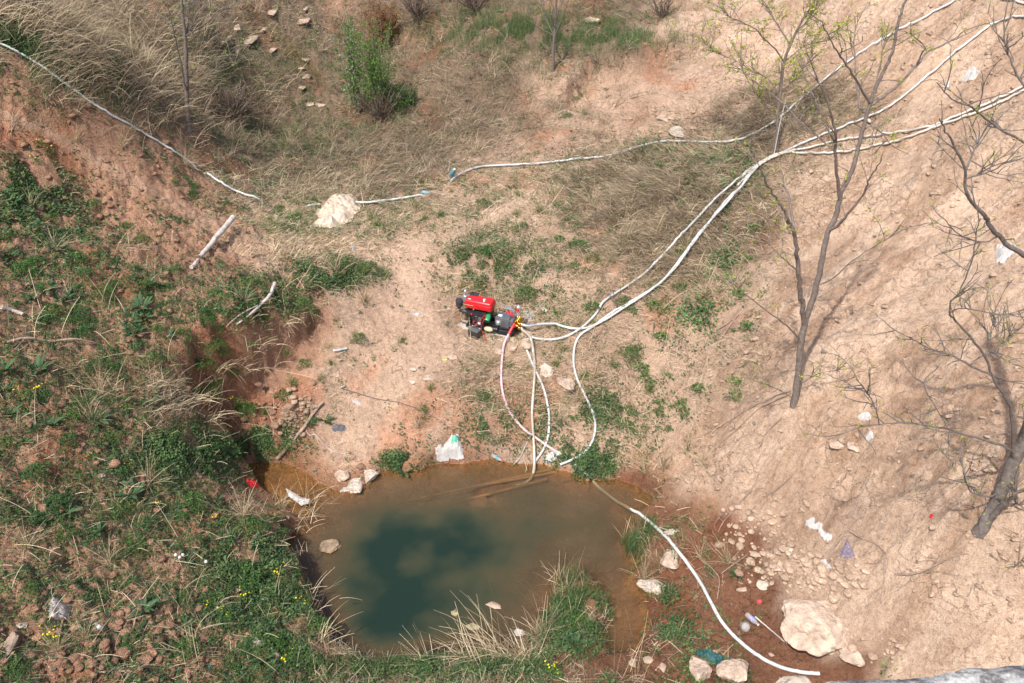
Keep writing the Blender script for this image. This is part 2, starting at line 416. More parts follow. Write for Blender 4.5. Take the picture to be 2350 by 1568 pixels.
def simple(name, col, rough=.5, metal=0.0, var=.15, scale=12, bmp=0.0, bscale=40, spec=.5):
    m, nt, b = newmat(name)
    nz = noise(nt, scale, 5)
    lo_ = tuple(c*(1-var) for c in col); hi_ = tuple(min(1, c*(1+var)) for c in col)
    r = ramp(nt, nz.outputs[0], [(.3, lo_), (.7, hi_)])
    nt.links.new(r.outputs[0], b.inputs['Base Color'])
    b.inputs['Roughness'].default_value = rough; b.inputs['Metallic'].default_value = metal
    b.inputs['Specular IOR Level'].default_value = spec
    if bmp: bump(nt, b, noise(nt, bscale, 4).outputs[0], bmp)
    return m
def ground_mat():
    m, nt, b = newmat('soil')
    at_ = nt.nodes.new('ShaderNodeAttribute'); at_.attribute_name = 'Col'
    wt = nt.nodes.new('ShaderNodeAttribute'); wt.attribute_name = 'Wet'
    tc = nt.nodes.new('ShaderNodeTexCoord'); co = tc.outputs['Object']
    n1 = noise(nt, 2.2, 6, .65, co); n2 = noise(nt, 14, 6, .7, co); n3 = noise(nt, 60, 4, .7, co)
    c = mul(nt, at_.outputs['Color'], ramp(nt, n1.outputs[0], [(.3, (.82,.80,.78)), (.7, (1.12,1.12,1.12))]).outputs[0])
    c = mul(nt, c, ramp(nt, n2.outputs[0], [(.3, (.74,.70,.66)), (.52, (1,1,1)), (.75, (1.15,1.15,1.15))]).outputs[0])
    c = mul(nt, c, ramp(nt, n3.outputs[0], [(.33, (.76,.72,.70)), (.5, (1,1,1)), (.72, (1.18,1.18,1.2))]).outputs[0])
    nt.links.new(c, b.inputs['Base Color'])
    rr = nt.nodes.new('ShaderNodeMapRange'); rr.inputs[3].default_value = .95; rr.inputs[4].default_value = .45
    nt.links.new(wt.outputs['Fac'], rr.inputs[0]); nt.links.new(rr.outputs[0], b.inputs['Roughness'])
    b.inputs['Specular IOR Level'].default_value = .25
    # crusted flakes: warped cells
    wp = nt.nodes.new('ShaderNodeVectorMath'); wp.operation = 'ADD'
    sc = nt.nodes.new('ShaderNodeVectorMath'); sc.operation = 'SCALE'; sc.inputs['Scale'].default_value = .35
    nw = noise(nt, 3.0, 3, .5, co); nt.links.new(nw.outputs['Color'], sc.inputs[0]); nt.links.new(co, wp.inputs[0]); nt.links.new(sc.outputs[0], wp.inputs[1])
    vo = nt.nodes.new('ShaderNodeTexVoronoi'); vo.feature = 'DISTANCE_TO_EDGE'; vo.inputs['Scale'].default_value = 5.5; nt.links.new(wp.outputs[0], vo.inputs['Vector'])
    vr = ramp(nt, vo.outputs['Distance'], [(0, (0,0,0)), (.07, (1,1,1))])
    msk = ramp(nt, noise(nt, 1.1, 4, .6, co).outputs[0], [(.48, (0,0,0)), (.62, (1,1,1))])
    hgt = mul(nt, (1., 1., 1.), vr.outputs[0], 1.0); mm = nt.nodes.new('ShaderNodeMix'); mm.data_type = 'RGBA'
    nt.links.new(msk.outputs[0], mm.inputs[0]); mm.inputs[6].default_value = (1, 1, 1, 1); nt.links.new(hgt, mm.inputs[7])
    p = bump(nt, b, mm.outputs[2], .03, 1.0)
    p = bump(nt, b, n2.outputs[0], .07, .9, p)
    p = bump(nt, b, n3.outputs[0], .022, .9, p)
    return m
M_SOIL = ground_mat()
def plant_mat(name, transl=.35, rough=.6):
    m, nt, b = newmat(name)
    a = nt.nodes.new('ShaderNodeAttribute'); a.attribute_name = 'Col'
    nt.links.new(a.outputs['Color'], b.inputs['Base Color']); b.inputs['Roughness'].default_value = rough
    b.inputs['Specular IOR Level'].default_value = .25
    tr = nt.nodes.new('ShaderNodeBsdfTranslucent'); nt.links.new(a.outputs['Color'], tr.inputs[0])
    mx = nt.nodes.new('ShaderNodeMixShader'); mx.inputs[0].default_value = transl
    nt.links.new(b.outputs[0], mx.inputs[1]); nt.links.new(tr.outputs[0], mx.inputs[2])
    nt.links.new(mx.outputs[0], nt.nodes['Material Output'].inputs[0]); return m
M_PLANT = plant_mat('foliage'); M_STRAW = plant_mat('straw', .2, .75)
M_BARK = simple('bark', (.16,.125,.105), .9, 0, .35, 25, .004, 90)
M_BARK2 = simple('grey_bark', (.13,.108,.092), .9, 0, .35, 25, .006, 60)
M_TWIG = simple('dead_wood', (.28,.20,.15), .9, 0, .35, 20, .003, 60)
M_LOGG = simple('weathered_wood', (.42,.37,.33), .85, 0, .3, 14, .004, 50)
M_LIME = simple('pale_limestone', (.43,.32,.24), .95, 0, .38, 9, .05, 16)
M_LIMEW = simple('white_limestone', (.46,.385,.31), .95, 0, .38, 9, .05, 20)
M_STONE = simple('pebble_stone', (.36,.26,.19), .9, 0, .35, 5, .006, 50)
M_HOSE = simple('white_hose', (.45,.46,.44), .5, 0, .22, 3, .001, 60)
M_HOSEP = simple('cream_pipe', (.47,.43,.37), .5, 0, .2, 3)
M_PINK = simple('pink_hose', (.56,.38,.40), .4, 0, .1, 5)
M_REDH = simple('red_hose', (.62,.02,.03), .35, 0, .1, 5)
M_GREYH = simple('grey_hose', (.34,.29,.22), .25, 0, .2, 6, 0, 40, .7)
M_BLACK = simple('black_metal', (.022,.022,.025), .35, .1, .4, 15, .001)
M_BPLA = simple('black_plastic', (.03,.03,.032), .4, 0, .25, 12)
M_GPLA = simple('grey_plastic', (.10,.10,.10), .45, 0, .3, 12)
M_REDP = simple('red_paint', (.50,.012,.016), .32, 0, .22, 14)
M_GREY = simple('grey_cast_metal', (.16,.165,.175), .4, .5, .3, 10, .001)
M_STEEL = simple('polished_steel', (.62,.62,.63), .28, .75, .15, 10)
M_BRASS = simple('brass', (.62,.38,.08), .28, 1.0, .2, 14)
M_GREENB = simple('green_glass', (.02,.24,.08), .15, 0, .2, 10)
M_CREAM = simple('cream_enamel', (.68,.55,.30), .25, .3, .1, 10)
M_WIRE = simple('red_wire', (.50,.015,.02), .4)
M_CAB = simple('dark_cable', (.10,.07,.055), .7)
M_LABEL = simple('label_white', (.7,.68,.66), .5)
M_SACK = simple('cream_plastic_sheet', (.46,.365,.275), .45, 0, .12, 3, .006, 14)
M_RAG = simple('white_rag', (.42,.395,.37), .7, 0, .18, 8, .006, 30)
M_RAGB = simple('beige_rag', (.50,.40,.32), .8, 0, .2, 8, .006, 30)
M_CLEAR = simple('clear_plastic', (.50,.47,.45), .2, 0, .25, 9, .006, 30)
_n = M_CLEAR.node_tree; _t = _n.nodes.new('ShaderNodeBsdfTransparent'); _m = _n.nodes.new('ShaderNodeMixShader'); _m.inputs[0].default_value = .5
_n.links.new(_t.outputs[0], _m.inputs[1]); _n.links.new(_n.nodes['Principled BSDF'].outputs[0], _m.inputs[2]); _n.links.new(_m.outputs[0], _n.nodes['Material Output'].inputs[0])
M_PURP = simple('purple_cloth', (.17,.14,.18), .85, 0, .55, 30, .006, 40)
M_REDB = simple('red_film', (.62,.02,.03), .3, 0, .2, 20)
M_TEAL = simple('teal_net', (.02,.085,.085), .7, 0, .4, 30)
M_BLUE = simple('blue_film', (.12,.26,.31), .35, 0, .25, 15)
M_CONC = None

# ------------------------------------------------------------------ the ground
bu, bv = jit(GX, GY, 26)
U1, V1 = project(GX, GY, H)
c = look(SCOL, U1+bu, V1+bv); wet = look(SWET, U1+bu, V1+bv)
wet = np.maximum(wet, .9*sstep(.22, 0, ds)); wetc = sstep(.16, .0, ds)[:, None]
under = (ds <= 0)[:, None]
big = fbm(GX*.55, GY*.55, 4, 41)[:, None]
c = c*(1+.16*big)
litter = look(DR, U1+bu, V1+bv)*sstep(.05, .5, ds)
pth = on_path(U1+bu*.3, V1+bv*.3); litter = litter*(1-pth)
c = c*(1-.42*litter[:, None])+np.array((.24,.17,.115))*.42*litter[:, None]
pk = (.35+.35*sstep(450, 650, U1))[:, None]*pth[:, None]; c = c*(1-pk)+np.array((.52,.37,.262))*pk
redp = (1-pth[:, None])*sstep(.25, .6, fbm(GX*.8, GY*.8, 3, 55))[:, None]*(1-pale[:, None])
c = c*(1-redp)+c*np.array((.98,.80,.72))*redp
c = c*(1-.38*wetc*(1-wet[:, None]*.7))
silt = np.array((.31,.195,.12)) ; deepc = np.array((.20,.15,.075))
kd = sstep(.1, .7, dep)[:, None]
c = np.where(under, (silt*(1-kd)+deepc*kd)*(1+.25*fbm(GX*2.2, GY*2.2, 3, 61)[:, None]), c)
# sun-dried crust patches of darker, freshly broken soil on the sand slope
AL, AC = .85*GX+.53*GY, -.53*GX+.85*GY
brk = (.75*sstep(.0, .13, fbm(AL*.33+3, AC*1.25, 4, 71))+.35*sstep(.1, .3, fbm(AL*.6, AC*5, 3, 73))+.4*sstep(.05, .3, fbm(GX*2+3, GY*2.6, 4, 72)))*pale
c = c*(1-.24*brk[:, None]*np.array((.8,1,1.15)))
# the gully wall is undercut: its foot is drawn in under the rim
bdist = np.full(len(GX), 9.0)
for i in range(7):
    ex_, ey_ = gx[i+1]-gx[i], gy[i+1]-gy[i]; t_ = np.clip(((GX-gx[i])*ex_+(GY-gy[i])*ey_)/(ex_**2+ey_**2), 0, 1)
    bdist = np.minimum(bdist, np.hypot(GX-gx[i]-ex_*t_, GY-gy[i]-ey_*t_))
wu = kg*np.exp(-(bdist/.34)**2)*.15
MX, MY = GX-.8*wu, GY+.6*wu
idx = np.arange(NS*NT).reshape(NT, NS)
F = np.stack([idx[:-1, :-1], idx[:-1, 1:], idx[1:, 1:], idx[1:, :-1]], -1).reshape(-1, 4)
me = np_mesh('ground', np.stack([MX, MY, H], 1), F, np.clip(c, 0, 1), True)
aw = me.attributes.new('Wet', 'FLOAT', 'POINT'); aw.data.foreach_set('value', np.clip(wet, 0, 1).astype(np.float32))
ground = link_mesh('ground', me, M_SOIL); tag(ground, 'reddish and pale sandy loess ground of the hollow around the pond', kind='structure')
# skirt of far country beyond the grid
sk = bmesh.new()
ring = []
for (x, y, z) in [(-38,3.9,17),(0,3.9,-1.5),(38,3.9,17)]: pass
vsk = [sk.verts.new(p) for p in [(-60,-30,-3),(60,-30,-3),(60,3.9,-3),(-60,3.9,-3)]]
sk.faces.new(vsk); m_ = bpy.data.meshes.new('terrain'); sk.to_mesh(m_); sk.free()
tr_ = link_mesh('terrain', m_, M_SOIL); tag(tr_, kind='structure')
ca = m_.color_attributes.new('Col', 'FLOAT_COLOR', 'POINT'); ca.data.foreach_set('color', [.4,.27,.18,1]*4)

# ------------------------------------------------------------------ the water
def water_mat():
    m, nt, b = newmat('pond_water'); nt.nodes.remove(b)
    a = nt.nodes.new('ShaderNodeAttribute'); a.attribute_name = 'Murk'
    tr = nt.nodes.new('ShaderNodeBsdfTransparent'); tr.inputs[0].default_value = (.90,.80,.62,1)
    df = nt.nodes.new('ShaderNodeBsdfDiffuse'); a2 = nt.nodes.new('ShaderNodeAttribute'); a2.attribute_name = 'Deep'; nzc = noise(nt, 1.7, 4); ad = nt.nodes.new('ShaderNodeMath'); ad.operation = 'MULTIPLY_ADD'; ad.inputs[1].default_value = .34; nt.links.new(nzc.outputs[0], ad.inputs[0]); nt.links.new(a2.outputs['Fac'], ad.inputs[2])
    rp = ramp(nt, ad.outputs[0], [(.14, (.14,.092,.052)), (.38, (.074,.055,.027)), (.60, (.040,.042,.022)), (.88, (.011,.023,.015))])
    nt.links.new(rp.outputs[0], df.inputs[0])
    mx = nt.nodes.new('ShaderNodeMixShader'); nt.links.new(a.outputs['Fac'], mx.inputs[0]); nt.links.new(tr.outputs[0], mx.inputs[1]); nt.links.new(df.outputs[0], mx.inputs[2])
    gl = nt.nodes.new('ShaderNodeBsdfGlossy'); gl.inputs['Roughness'].default_value = .06; gl.inputs[0].default_value = (.9,.9,.9,1)
    fr = nt.nodes.new('ShaderNodeFresnel'); fr.inputs[0].default_value = 1.33
    m2 = nt.nodes.new('ShaderNodeMixShader'); nt.links.new(fr.outputs[0], m2.inputs[0]); nt.links.new(mx.outputs[0], m2.inputs[1]); nt.links.new(gl.outputs[0], m2.inputs[2])
    nz = noise(nt, 5, 3); bp = nt.nodes.new('ShaderNodeBump'); bp.inputs['Distance'].default_value = .006; nt.links.new(nz.outputs[0], bp.inputs['Height'])
    nt.links.new(bp.outputs[0], gl.inputs['Normal']); nt.links.new(m2.outputs[0], nt.nodes['Material Output'].inputs[0]); return m
wxs = np.linspace(sx.min()-.3, sx.max()+1.0, 240); wys = np.linspace(sy.min()-.3, sy.max()+.3, 200)
WX, WY = [q.ravel() for q in np.meshgrid(wxs, wys)]
hz = height(WX, WY); sdw = poly_sd(WX, WY, sx, sy)
murk = 1-np.exp(-3.8*np.maximum(-hz-.02, 0))
ii = np.arange(240*200).reshape(200, 240)
WF = np.stack([ii[:-1, :-1], ii[:-1, 1:], ii[1:, 1:], ii[1:, :-1]], -1).reshape(-1, 4)
keep = (sdw[WF] < .12).any(1); WF = WF[keep]
used, inv = np.unique(WF, return_inverse=True); WF = inv.reshape(-1, 4)
me = np_mesh('water', np.stack([WX[used], WY[used], np.zeros(len(used))], 1), WF, None, True)
am = me.attributes.new('Murk', 'FLOAT', 'POINT'); am.data.foreach_set('value', murk[used].astype(np.float32))
ad_ = me.attributes.new('Deep', 'FLOAT', 'POINT'); ad_.data.foreach_set('value', np.clip(-hz[used]/2.2, 0, 1).astype(np.float32))
water = link_mesh('water', me, water_mat()); tag(water, 'still murky pond water, green over the deep holes and brown at the edges', kind='structure')
# ------------------------------------------------------------------ shape builders
class MB:
    """collects shapes, builds ONE mesh object"""
    def __init__(s): s.V = []; s.F = []
    def add(s, V, F, M=None):
        o = len(s.V)
        for v in V:
            v = Vector(v); s.V.append(tuple(M @ v if M is not None else v))
        s.F += [tuple(i+o for i in f) for f in F]; return s
    def bevbox(s, x0, x1, y0, y1, z0, z1, b=.006, M=None):
        bm = bmesh.new(); bmesh.ops.create_cube(bm, size=1)
        for v in bm.verts: v.co = Vector(((x0+x1)/2+v.co.x*(x1-x0), (y0+y1)/2+v.co.y*(y1-y0), (z0+z1)/2+v.co.z*(z1-z0)))
        if b > 0: bmesh.ops.bevel(bm, geom=bm.edges[:], offset=b, segments=2, affect='EDGES', profile=.6)
        bm.verts.index_update()
        s.add([v.co.copy() for v in bm.verts], [[v.index for v in f.verts] for f in bm.faces], M); bm.free(); return s
    def lathe(s, prof, n=20, M=None):
        V = []; F = []; k = len(prof)
        for i in range(n):
            a = 2*math.pi*i/n
            for r, z in prof: V.append((r*math.cos(a), r*math.sin(a), z))
        for i in range(n):
            j = (i+1) % n
            for q in range(k-1): F.append((i*k+q, j*k+q, j*k+q+1, i*k+q+1))
        V += [(0, 0, prof[0][1]), (0, 0, prof[-1][1])]
        for i in range(n):
            j = (i+1) % n; F.append((n*k, j*k, i*k)); F.append((n*k+1, i*k+k-1, j*k+k-1))
        return s.add(V, F, M)
    def cyl(s, r, z0, z1, n=20, M=None, b=None):
        b = min(r*.15, (z1-z0)*.2) if b is None else b
        return s.lathe([(r-b, z0), (r, z0+b), (r, z1-b), (r-b, z1)], n, M)
    def tube(s, pts, rad, n=8):
        pts = [Vector(p) for p in pts]; k = len(pts)
        rad = rad if hasattr(rad, '__len__') else [rad]*k
        t = (pts[1]-pts[0]).normalized(); a = t.orthogonal().normalized(); V = []; F = []
        for i in range(k):
            t = (pts[min(i+1, k-1)]-pts[max(i-1, 0)])
            t = t.normalized() if t.length > 1e-9 else Vector((0, 0, 1))
            a = (a-t*a.dot(t)); a = a.normalized() if a.length > 1e-6 else t.orthogonal().normalized()
            bb = t.cross(a)
            for j in range(n):
                q = 2*math.pi*j/n; V.append(pts[i]+(a*math.cos(q)+bb*math.sin(q))*rad[i])
        for i in range(k-1):
            for j in range(n):
                j2 = (j+1) % n; F.append((i*n+j, i*n+j2, (i+1)*n+j2, (i+1)*n+j))
        F.append(tuple(reversed(range(n)))); F.append(tuple(range((k-1)*n, k*n)))
        return s.add(V, F)
    def ell(s, c, r, n=16, M=None):
        k = n//2; return s.lathe([(max(math.sin(math.pi*i/k), 1e-3)*1.0, -math.cos(math.pi*i/k)) for i in range(k+1)], n,
                                 (M or Matrix())@Matrix.Translation(c)@Matrix.Diagonal((*r, 1)))
    def build(s, name, mat, parent=None, loc=(0, 0, 0), smooth=True, sharp=40):
        me = bpy.data.meshes.new(name); me.from_pydata(s.V, [], s.F); me.update()
        if smooth:
            me.polygons.foreach_set('use_smooth', [True]*len(me.polygons))
            try: me.set_sharp_from_angle(angle=R(sharp))
            except Exception: pass
        return link_mesh(name, me, mat, parent, loc)
def RX(a): return Matrix.Rotation(a, 4, 'X')
def RY(a): return Matrix.Rotation(a, 4, 'Y')
def RZ(a): return Matrix.Rotation(a, 4, 'Z')
def TR(x, y, z): return Matrix.Translation((x, y, z))
def spline(P, per=8):
    """Catmull-Rom through rows of P"""
    P = np.asarray(P, float); Q = np.vstack([2*P[0]-P[1], P, 2*P[-1]-P[-2]]); out = []
    for i in range(1, len(Q)-2):
        for k in range(per):
            t = k/per; a, b, c_, d = Q[i-1], Q[i], Q[i+1], Q[i+2]
            out.append(.5*((2*b)+(-a+c_)*t+(2*a-5*b+4*c_-d)*t*t+(-a+3*b-3*c_+d)*t**3))
    out.append(Q[-2]); return np.array(out)
def smooth_pts(P, k=2):
    P = np.array(P)
    for _ in range(k): P[1:-1] = (P[:-2]+2*P[1:-1]+P[2:])/4
    return P
def ground_line(uv, r, per=8, lift=None, sm=3, water=False, extra=0.0, bury=()):
    """a pipe resting on the ground along picture points; lift: height above ground per point"""
    q = spline(uv, per); p = hit(q[:, 0], q[:, 1], water)
    # drop stray hits behind ridges
    p = smooth_pts(p, sm)
    z = height(p[:, 0], p[:, 1]);
    if water: z = np.maximum(z, -.06)
    z = smooth_pts(z[:, None], 4)[:, 0]; z = np.maximum(z, height(p[:, 0], p[:, 1]) - (0 if not water else 0))
    p[:, 2] = z+r*.9+extra
    uq, vq = project(p[:, 0], p[:, 1], p[:, 2]); p[:, 2] += .13*blob(uq, vq, 1600, 510, 130, 130, 1.5)    # lying on top of the brush
    for a_, b_ in bury: p[:, 2] -= .10*sstep(a_-12, a_+12, uq)*sstep(b_+12, b_-12, uq)
    return p
def hose(name, label, cat, pts, r, mat, group=None, n=10, wob=.35):
    pts = np.array(pts); k = np.arange(len(pts))
    mb = MB().tube(pts, list(r*(1+.04*np.sin(k*2.1))), n)
    o0 = Vector(pts[0]); 
    for i, v in enumerate(mb.V): mb.V[i] = tuple(Vector(v)-o0)
    o = mb.build(name, mat, None, o0); return tag(o, label, cat, group)
def rock_mesh(seed, sub=4, cuts=9, rough=.12):
    rr = random.Random(seed); bm = bmesh.new(); bmesh.ops.create_icosphere(bm, subdivisions=sub, radius=1)
    planes = []
    for _ in range(cuts):
        v = Vector((rr.gauss(0, 1), rr.gauss(0, 1), rr.gauss(0, 1))).normalized(); planes.append((v, rr.uniform(.42, .82)))
    from mathutils import noise as mn
    off = Vector((rr.uniform(0, 99), rr.uniform(0, 99), 0))
    for v in bm.verts:
        p = v.co.copy()
        for nn_, d in planes:
            q = p.dot(nn_)
            if q > d: p -= nn_*(q-d)*.97
        f = mn.fractal(p*1.6+off, 1.0, 2.0, 5); p += v.co*f*rough
        f2 = mn.noise(p*7+off); p += v.co*(f2*rough*.3+abs(mn.noise(p*3+off))*rough*-.5)
        v.co = p
    bm.normal_update(); me = bpy.data.meshes.new('rock'); bm.to_mesh(me); bm.free()
    me.polygons.foreach_set('use_smooth', [True]*len(me.polygons)); me.set_sharp_from_angle(angle=R(38))
    return me
def rock(name, label, cat, u0, u1, vtop, vbot, mat, seed, group=None, flat=.6, rough=.12, sub=4, rz=0, tilt=0, water=False, sink=.25, cuts=9):
    """a stone whose picture box is u0..u1 by vtop..vbot, resting on the ground"""
    um = (u0+u1)/2; p = at(um, vbot-(vbot-vtop)*.28, water=water); D = p.y*CP+(CAM_H-p.z)*SP
    wx = (u1-u0)/FPX*D/2; hy = (vbot-vtop)/FPX*D/2
    # height share: silhouettes of an ellipsoid seen from above at the view angle
    a = math.atan2(CAM_H-p.z, p.y); rz_ = flat*wx; ry = math.sqrt(max(hy*hy-(rz_*math.cos(a))**2, (hy*.5)**2))/math.sin(a)
    me = rock_mesh(seed, sub, cuts, rough)
    M = Matrix.Diagonal((wx*1.06, ry*1.06, rz_, 1)) @ Matrix.Rotation(rz, 4, 'Z')
    me.transform(M); me.transform(Matrix.Rotation(tilt, 4, 'Y'))
    zmin = -rz_*(1-sink); o = link_mesh(name, me, mat, None, (p.x, p.y+hy*.1, p.z-zmin*.42)); return tag(o, label, cat, group)
def patch(name, label, cat, outline, mat, h=.05, seed=0, cell=.012, fold=1.0, group=None, water=False, drape=True, base=0.0, fr=6):
    """a crumpled sheet lying on the ground inside a picture outline"""
    ou = np.array(outline, float)
    if water: P = hit(ou[:, 0], ou[:, 1], True)
    else: P = hit(ou[:, 0], ou[:, 1])
    X, Y = P[:, 0], P[:, 1]
    x0, x1, y0, y1 = X.min(), X.max(), Y.min(), Y.max(); span = max(x1-x0, y1-y0); cell = max(cell, span/90)
    xs = np.arange(x0-cell, x1+2*cell, cell); ys = np.arange(y0-cell, y1+2*cell, cell)
    gx_, gy_ = [q.ravel() for q in np.meshgrid(xs, ys)]
    sdp = poly_sd(gx_, gy_, X, Y)
    w_ = fr/max(span, .2)*.5
    sc_ = fr/span
    ox = fbm(gx_*sc_*.8, gy_*sc_*.8, 3, seed+1)*.42*span
    rg = 1-np.abs(perlin((gx_+ox)*sc_, (gy_-ox)*sc_*.6, seed+2))*1.5
    rg2 = 1-np.abs(perlin((gx_-ox*.6)*sc_*1.5, (gy_+ox*.8)*sc_*2.6, seed+3))*1.4
    edge = sstep(0, .12*span, -sdp)
    z = h*fold*(rg*.6+rg2*.35)*(.25+.75*edge)+h*.5*sstep(0, .3*span, -sdp)
    g = height(gx_, gy_)
    if water: g = np.maximum(g, 0)
    gs = g
    Z = gs+base+np.maximum(z, .004)
    ii = np.arange(len(gx_)).reshape(len(ys), len(xs))
    F_ = np.stack([ii[:-1, :-1], ii[:-1, 1:], ii[1:, 1:], ii[1:, :-1]], -1).reshape(-1, 4)
    F_ = F_[(sdp[F_] < cell*.4).all(1)]
    if len(F_) == 0: return None
    us, iv = np.unique(F_, return_inverse=True); F_ = iv.reshape(-1, 4)
    V = np.stack([gx_[us], gy_[us], Z[us]], 1); c0 = np.array([V[:, 0].mean(), V[:, 1].mean(), V[:, 2].min()])
    me = np_mesh(name, V-c0, F_, None, True); o = link_mesh(name, me, mat, None, c0); return tag(o, label, cat, group)

# ------------------------------------------------------------------ hoses and pipes
HG_ = 'long white hoses running over the slopes'
r_ = .0185
def hz_(label, uv, r=r_, mat=None, **k):
    pts = ground_line(uv, r, extra=k.pop('extra', .012), **k)
    return hose('white_hose', label, 'hose', pts, r, mat or M_HOSE, HG_)
hz_('white hose coming down the left slope to the cream sheet',
    [(-40,95),(0,105),(60,135),(105,163),(150,197),(200,233),(250,266),(300,292),(350,322),(400,352),(450,386),(480,405),(520,432),(560,450),(590,458),(650,470),(705,476),(735,474)], extra=.025, bury=[(596,700),(447,468)])
hz_('white hose running from the cream sheet right along the far bank and up',
    [(815,470),(850,470),(900,463),(945,457),(990,443),(1035,418),(1075,396),(1110,387),(1170,384),(1240,380),(1320,371),(1400,362),(1460,343),(1520,330),(1580,331),(1650,333),(1700,325),(1740,306),(1790,275),(1830,238),(1870,207),(1900,180),(1950,143),(2000,110),(2060,75),(2130,40),(2210,-5),(2260,-30)], extra=.03, bury=[(972,1030)])
hz_('thick white hose crossing the sand slope behind the forked tree to the upper right edge',
    [(1720,395),(1745,378),(1790,358),(1850,330),(1900,310),(1950,290),(2000,270),(2040,250),(2090,212),(2140,170),(2185,130),(2230,95),(2270,65),(2310,48),(2350,44),(2420,44)], extra=.03)
hz_('cream pipe just below the thick white hose, joining its neighbour at the right',
    [(1700,418),(1740,385),(1800,356),(1860,344),(1930,326),(2000,318),(2070,309),(2140,295),(2180,278),(2250,250),(2300,228),(2350,203),(2420,170)], mat=M_HOSEP, extra=.03)
hz_('lowest white pipe on the sand slope, passing in front of the forked tree',
    [(1690,440),(1720,405),(1750,375),(1790,357),(1840,357),(1890,358),(1950,352),(2000,342),(2060,328),(2100,315),(2160,292),(2220,272),(2290,243),(2350,214),(2420,185)], mat=M_HOSEP, extra=.03)
hz_('white hose at the very top right corner of the sand slope', [(2240,-30),(2280,-3),(2320,6),(2370,18)], extra=.02)
hz_('white hose sagging in a wide curve from the pump stones into the bundle',
    [(1212,778),(1235,784),(1265,786),(1295,780),(1325,765),(1350,745),(1372,720),(1385,698),(1430,668),(1475,638),(1510,608),(1550,572),(1600,520),(1650,466),(1700,415),(1722,393)], extra=.035)
hz_('white hose bending in an S from the pond edge up beside the pump',
    [(1285,1073),(1312,1062),(1340,1045),(1358,1022),(1366,990),(1362,960),(1350,930),(1335,900),(1322,870),(1316,835),(1319,800),(1332,775),(1360,757),(1400,727),(1450,698),(1500,668),(1545,632),(1580,590),(1620,540),(1660,485),(1700,440),(1712,418)], extra=.04)
pz = ground_line([(1318,1070),(1345,1088),(1385,1118),(1430,1153),(1470,1185),(1520,1228),(1560,1275),(1600,1330),(1630,1385),(1655,1430),(1690,1470),(1740,1510),(1790,1535),(1840,1547),(1880,1550)], .022, extra=.012, water=True)
u_, v_ = project(pz[:, 0], pz[:, 1], pz[:, 2]); dz = np.where((u_ > 1345) & (u_ < 1425), -.05, 0); pz[:, 2] += smooth_pts(dz[:, None], 4)[:, 0]
hose('white_hose', 'white hose crossing the red mud from pond corner to an open end', 'hose', pz, .022, M_HOSE, HG_)
hz_('short length of white hose from under the pump stones down to the pond edge',
    [(1203,798),(1212,815),(1222,840),(1234,865),(1246,892),(1255,925),(1260,960),(1259,1000),(1250,1030),(1238,1050),(1224,1068)], extra=.02)
for (lab, uv) in [('short white hose end sticking out left of the dry lip beside a leafy weed', [(766,809),(780,807),(797,803)])]:
    hz_(lab, uv, .02)
# joints (couplers) on two hoses belong to them
for (u, v) in ((143,190),): pass

# ------------------------------------------------------------------ the pump set
YAW = -R(20)
PUMP = empty('pump_set', (pxc-.04, pyc-.16, PAD+.035), YAW)
tag(PUMP, 'red and black engine with brass headed pump on a black skid above the pond', 'pump')
OX, OY = -.34, .0       # local origin: front left foot of the skid
def part(name, mb, mat, parent=PUMP, **k):
    for i, v in enumerate(mb.V): mb.V[i] = (v[0]+OX, v[1]+OY, v[2])
    return mb.build(name, mat, parent, **k)
f = MB().bevbox(0,.80,0,.04,0,.07,.004).bevbox(0,.80,.30,.34,0,.07,.004)
for x in (0,.24,.44,.76): f.bevbox(x,x+.04,.041,.299,.01,.06,.003)
f.bevbox(.42,.74,.05,.29,.07,.10,.004)
part('skid_frame', f, M_BLACK)
e = MB().bevbox(.07,.33,.06,.29,.06,.30,.02).bevbox(.10,.30,.03,.07,.09,.27,.012).bevbox(-.04,.08,.08,.26,.14,.28,.015).bevbox(.30,.36,.09,.28,.10,.32,.012)
e.cyl(.045, 0, .03, 18, TR(.17,.03,.2)@RX(R(90))).bevbox(-.03,.06,.05,.09,.18,.24,.006)
for k in range(5): e.bevbox(-.045+k*.022,-.036+k*.022,.07,.27,.275,.292,.001)
for (x, z) in ((.11,.10),(.29,.10),(.11,.26),(.29,.26),(.2,.1),(.2,.26)): e.cyl(.009,0,.012,8,TR(x,.03,z)@RX(R(90)))
eng = part('engine_block', e, M_BLACK)
part('side_cover', MB().bevbox(.13,.26,.012,.029,.13,.23,.01).cyl(.03,0,.012,18,TR(.19,.012,.19)@RX(R(90))), M_GPLA, PUMP)
part('oil_filler', MB().cyl(.014,0,.03,12,TR(.10,.02,.27)@RX(R(90))), M_REDP); part('oil_gauge', MB().bevbox(.12,.145,-.004,.011,.10,.15,.004), M_REDP)
part('maker_plate', MB().bevbox(.20,.245,.004,.0115,.10,.135,.002), M_LABEL)
t = MB(); bm = bmesh.new(); bmesh.ops.create_cube(bm, size=1)
for v in bm.verts: v.co = Vector((.19+v.co.x*.45, .15+v.co.y*.235, .41+v.co.z*.145))
for v in bm.verts:
    if v.co.z > .41: v.co.x = .19+(v.co.x-.19)*.96; v.co.y = .15+(v.co.y-.15)*.84
top = [e_ for e_ in bm.edges if all(v.co.z > .41 for v in e_.verts)]; rest = [e_ for e_ in bm.edges if e_ not in top]
bmesh.ops.bevel(bm, geom=bm.edges[:], offset=.03, segments=4, affect='EDGES', profile=.5); bm.verts.index_update()
t.add([v.co.copy() for v in bm.verts], [[v.index for v in f_.verts] for f_ in bm.faces]); bm.free()
t.bevbox(-.034,.414,.034,.268,.425,.431,.003)      # seam
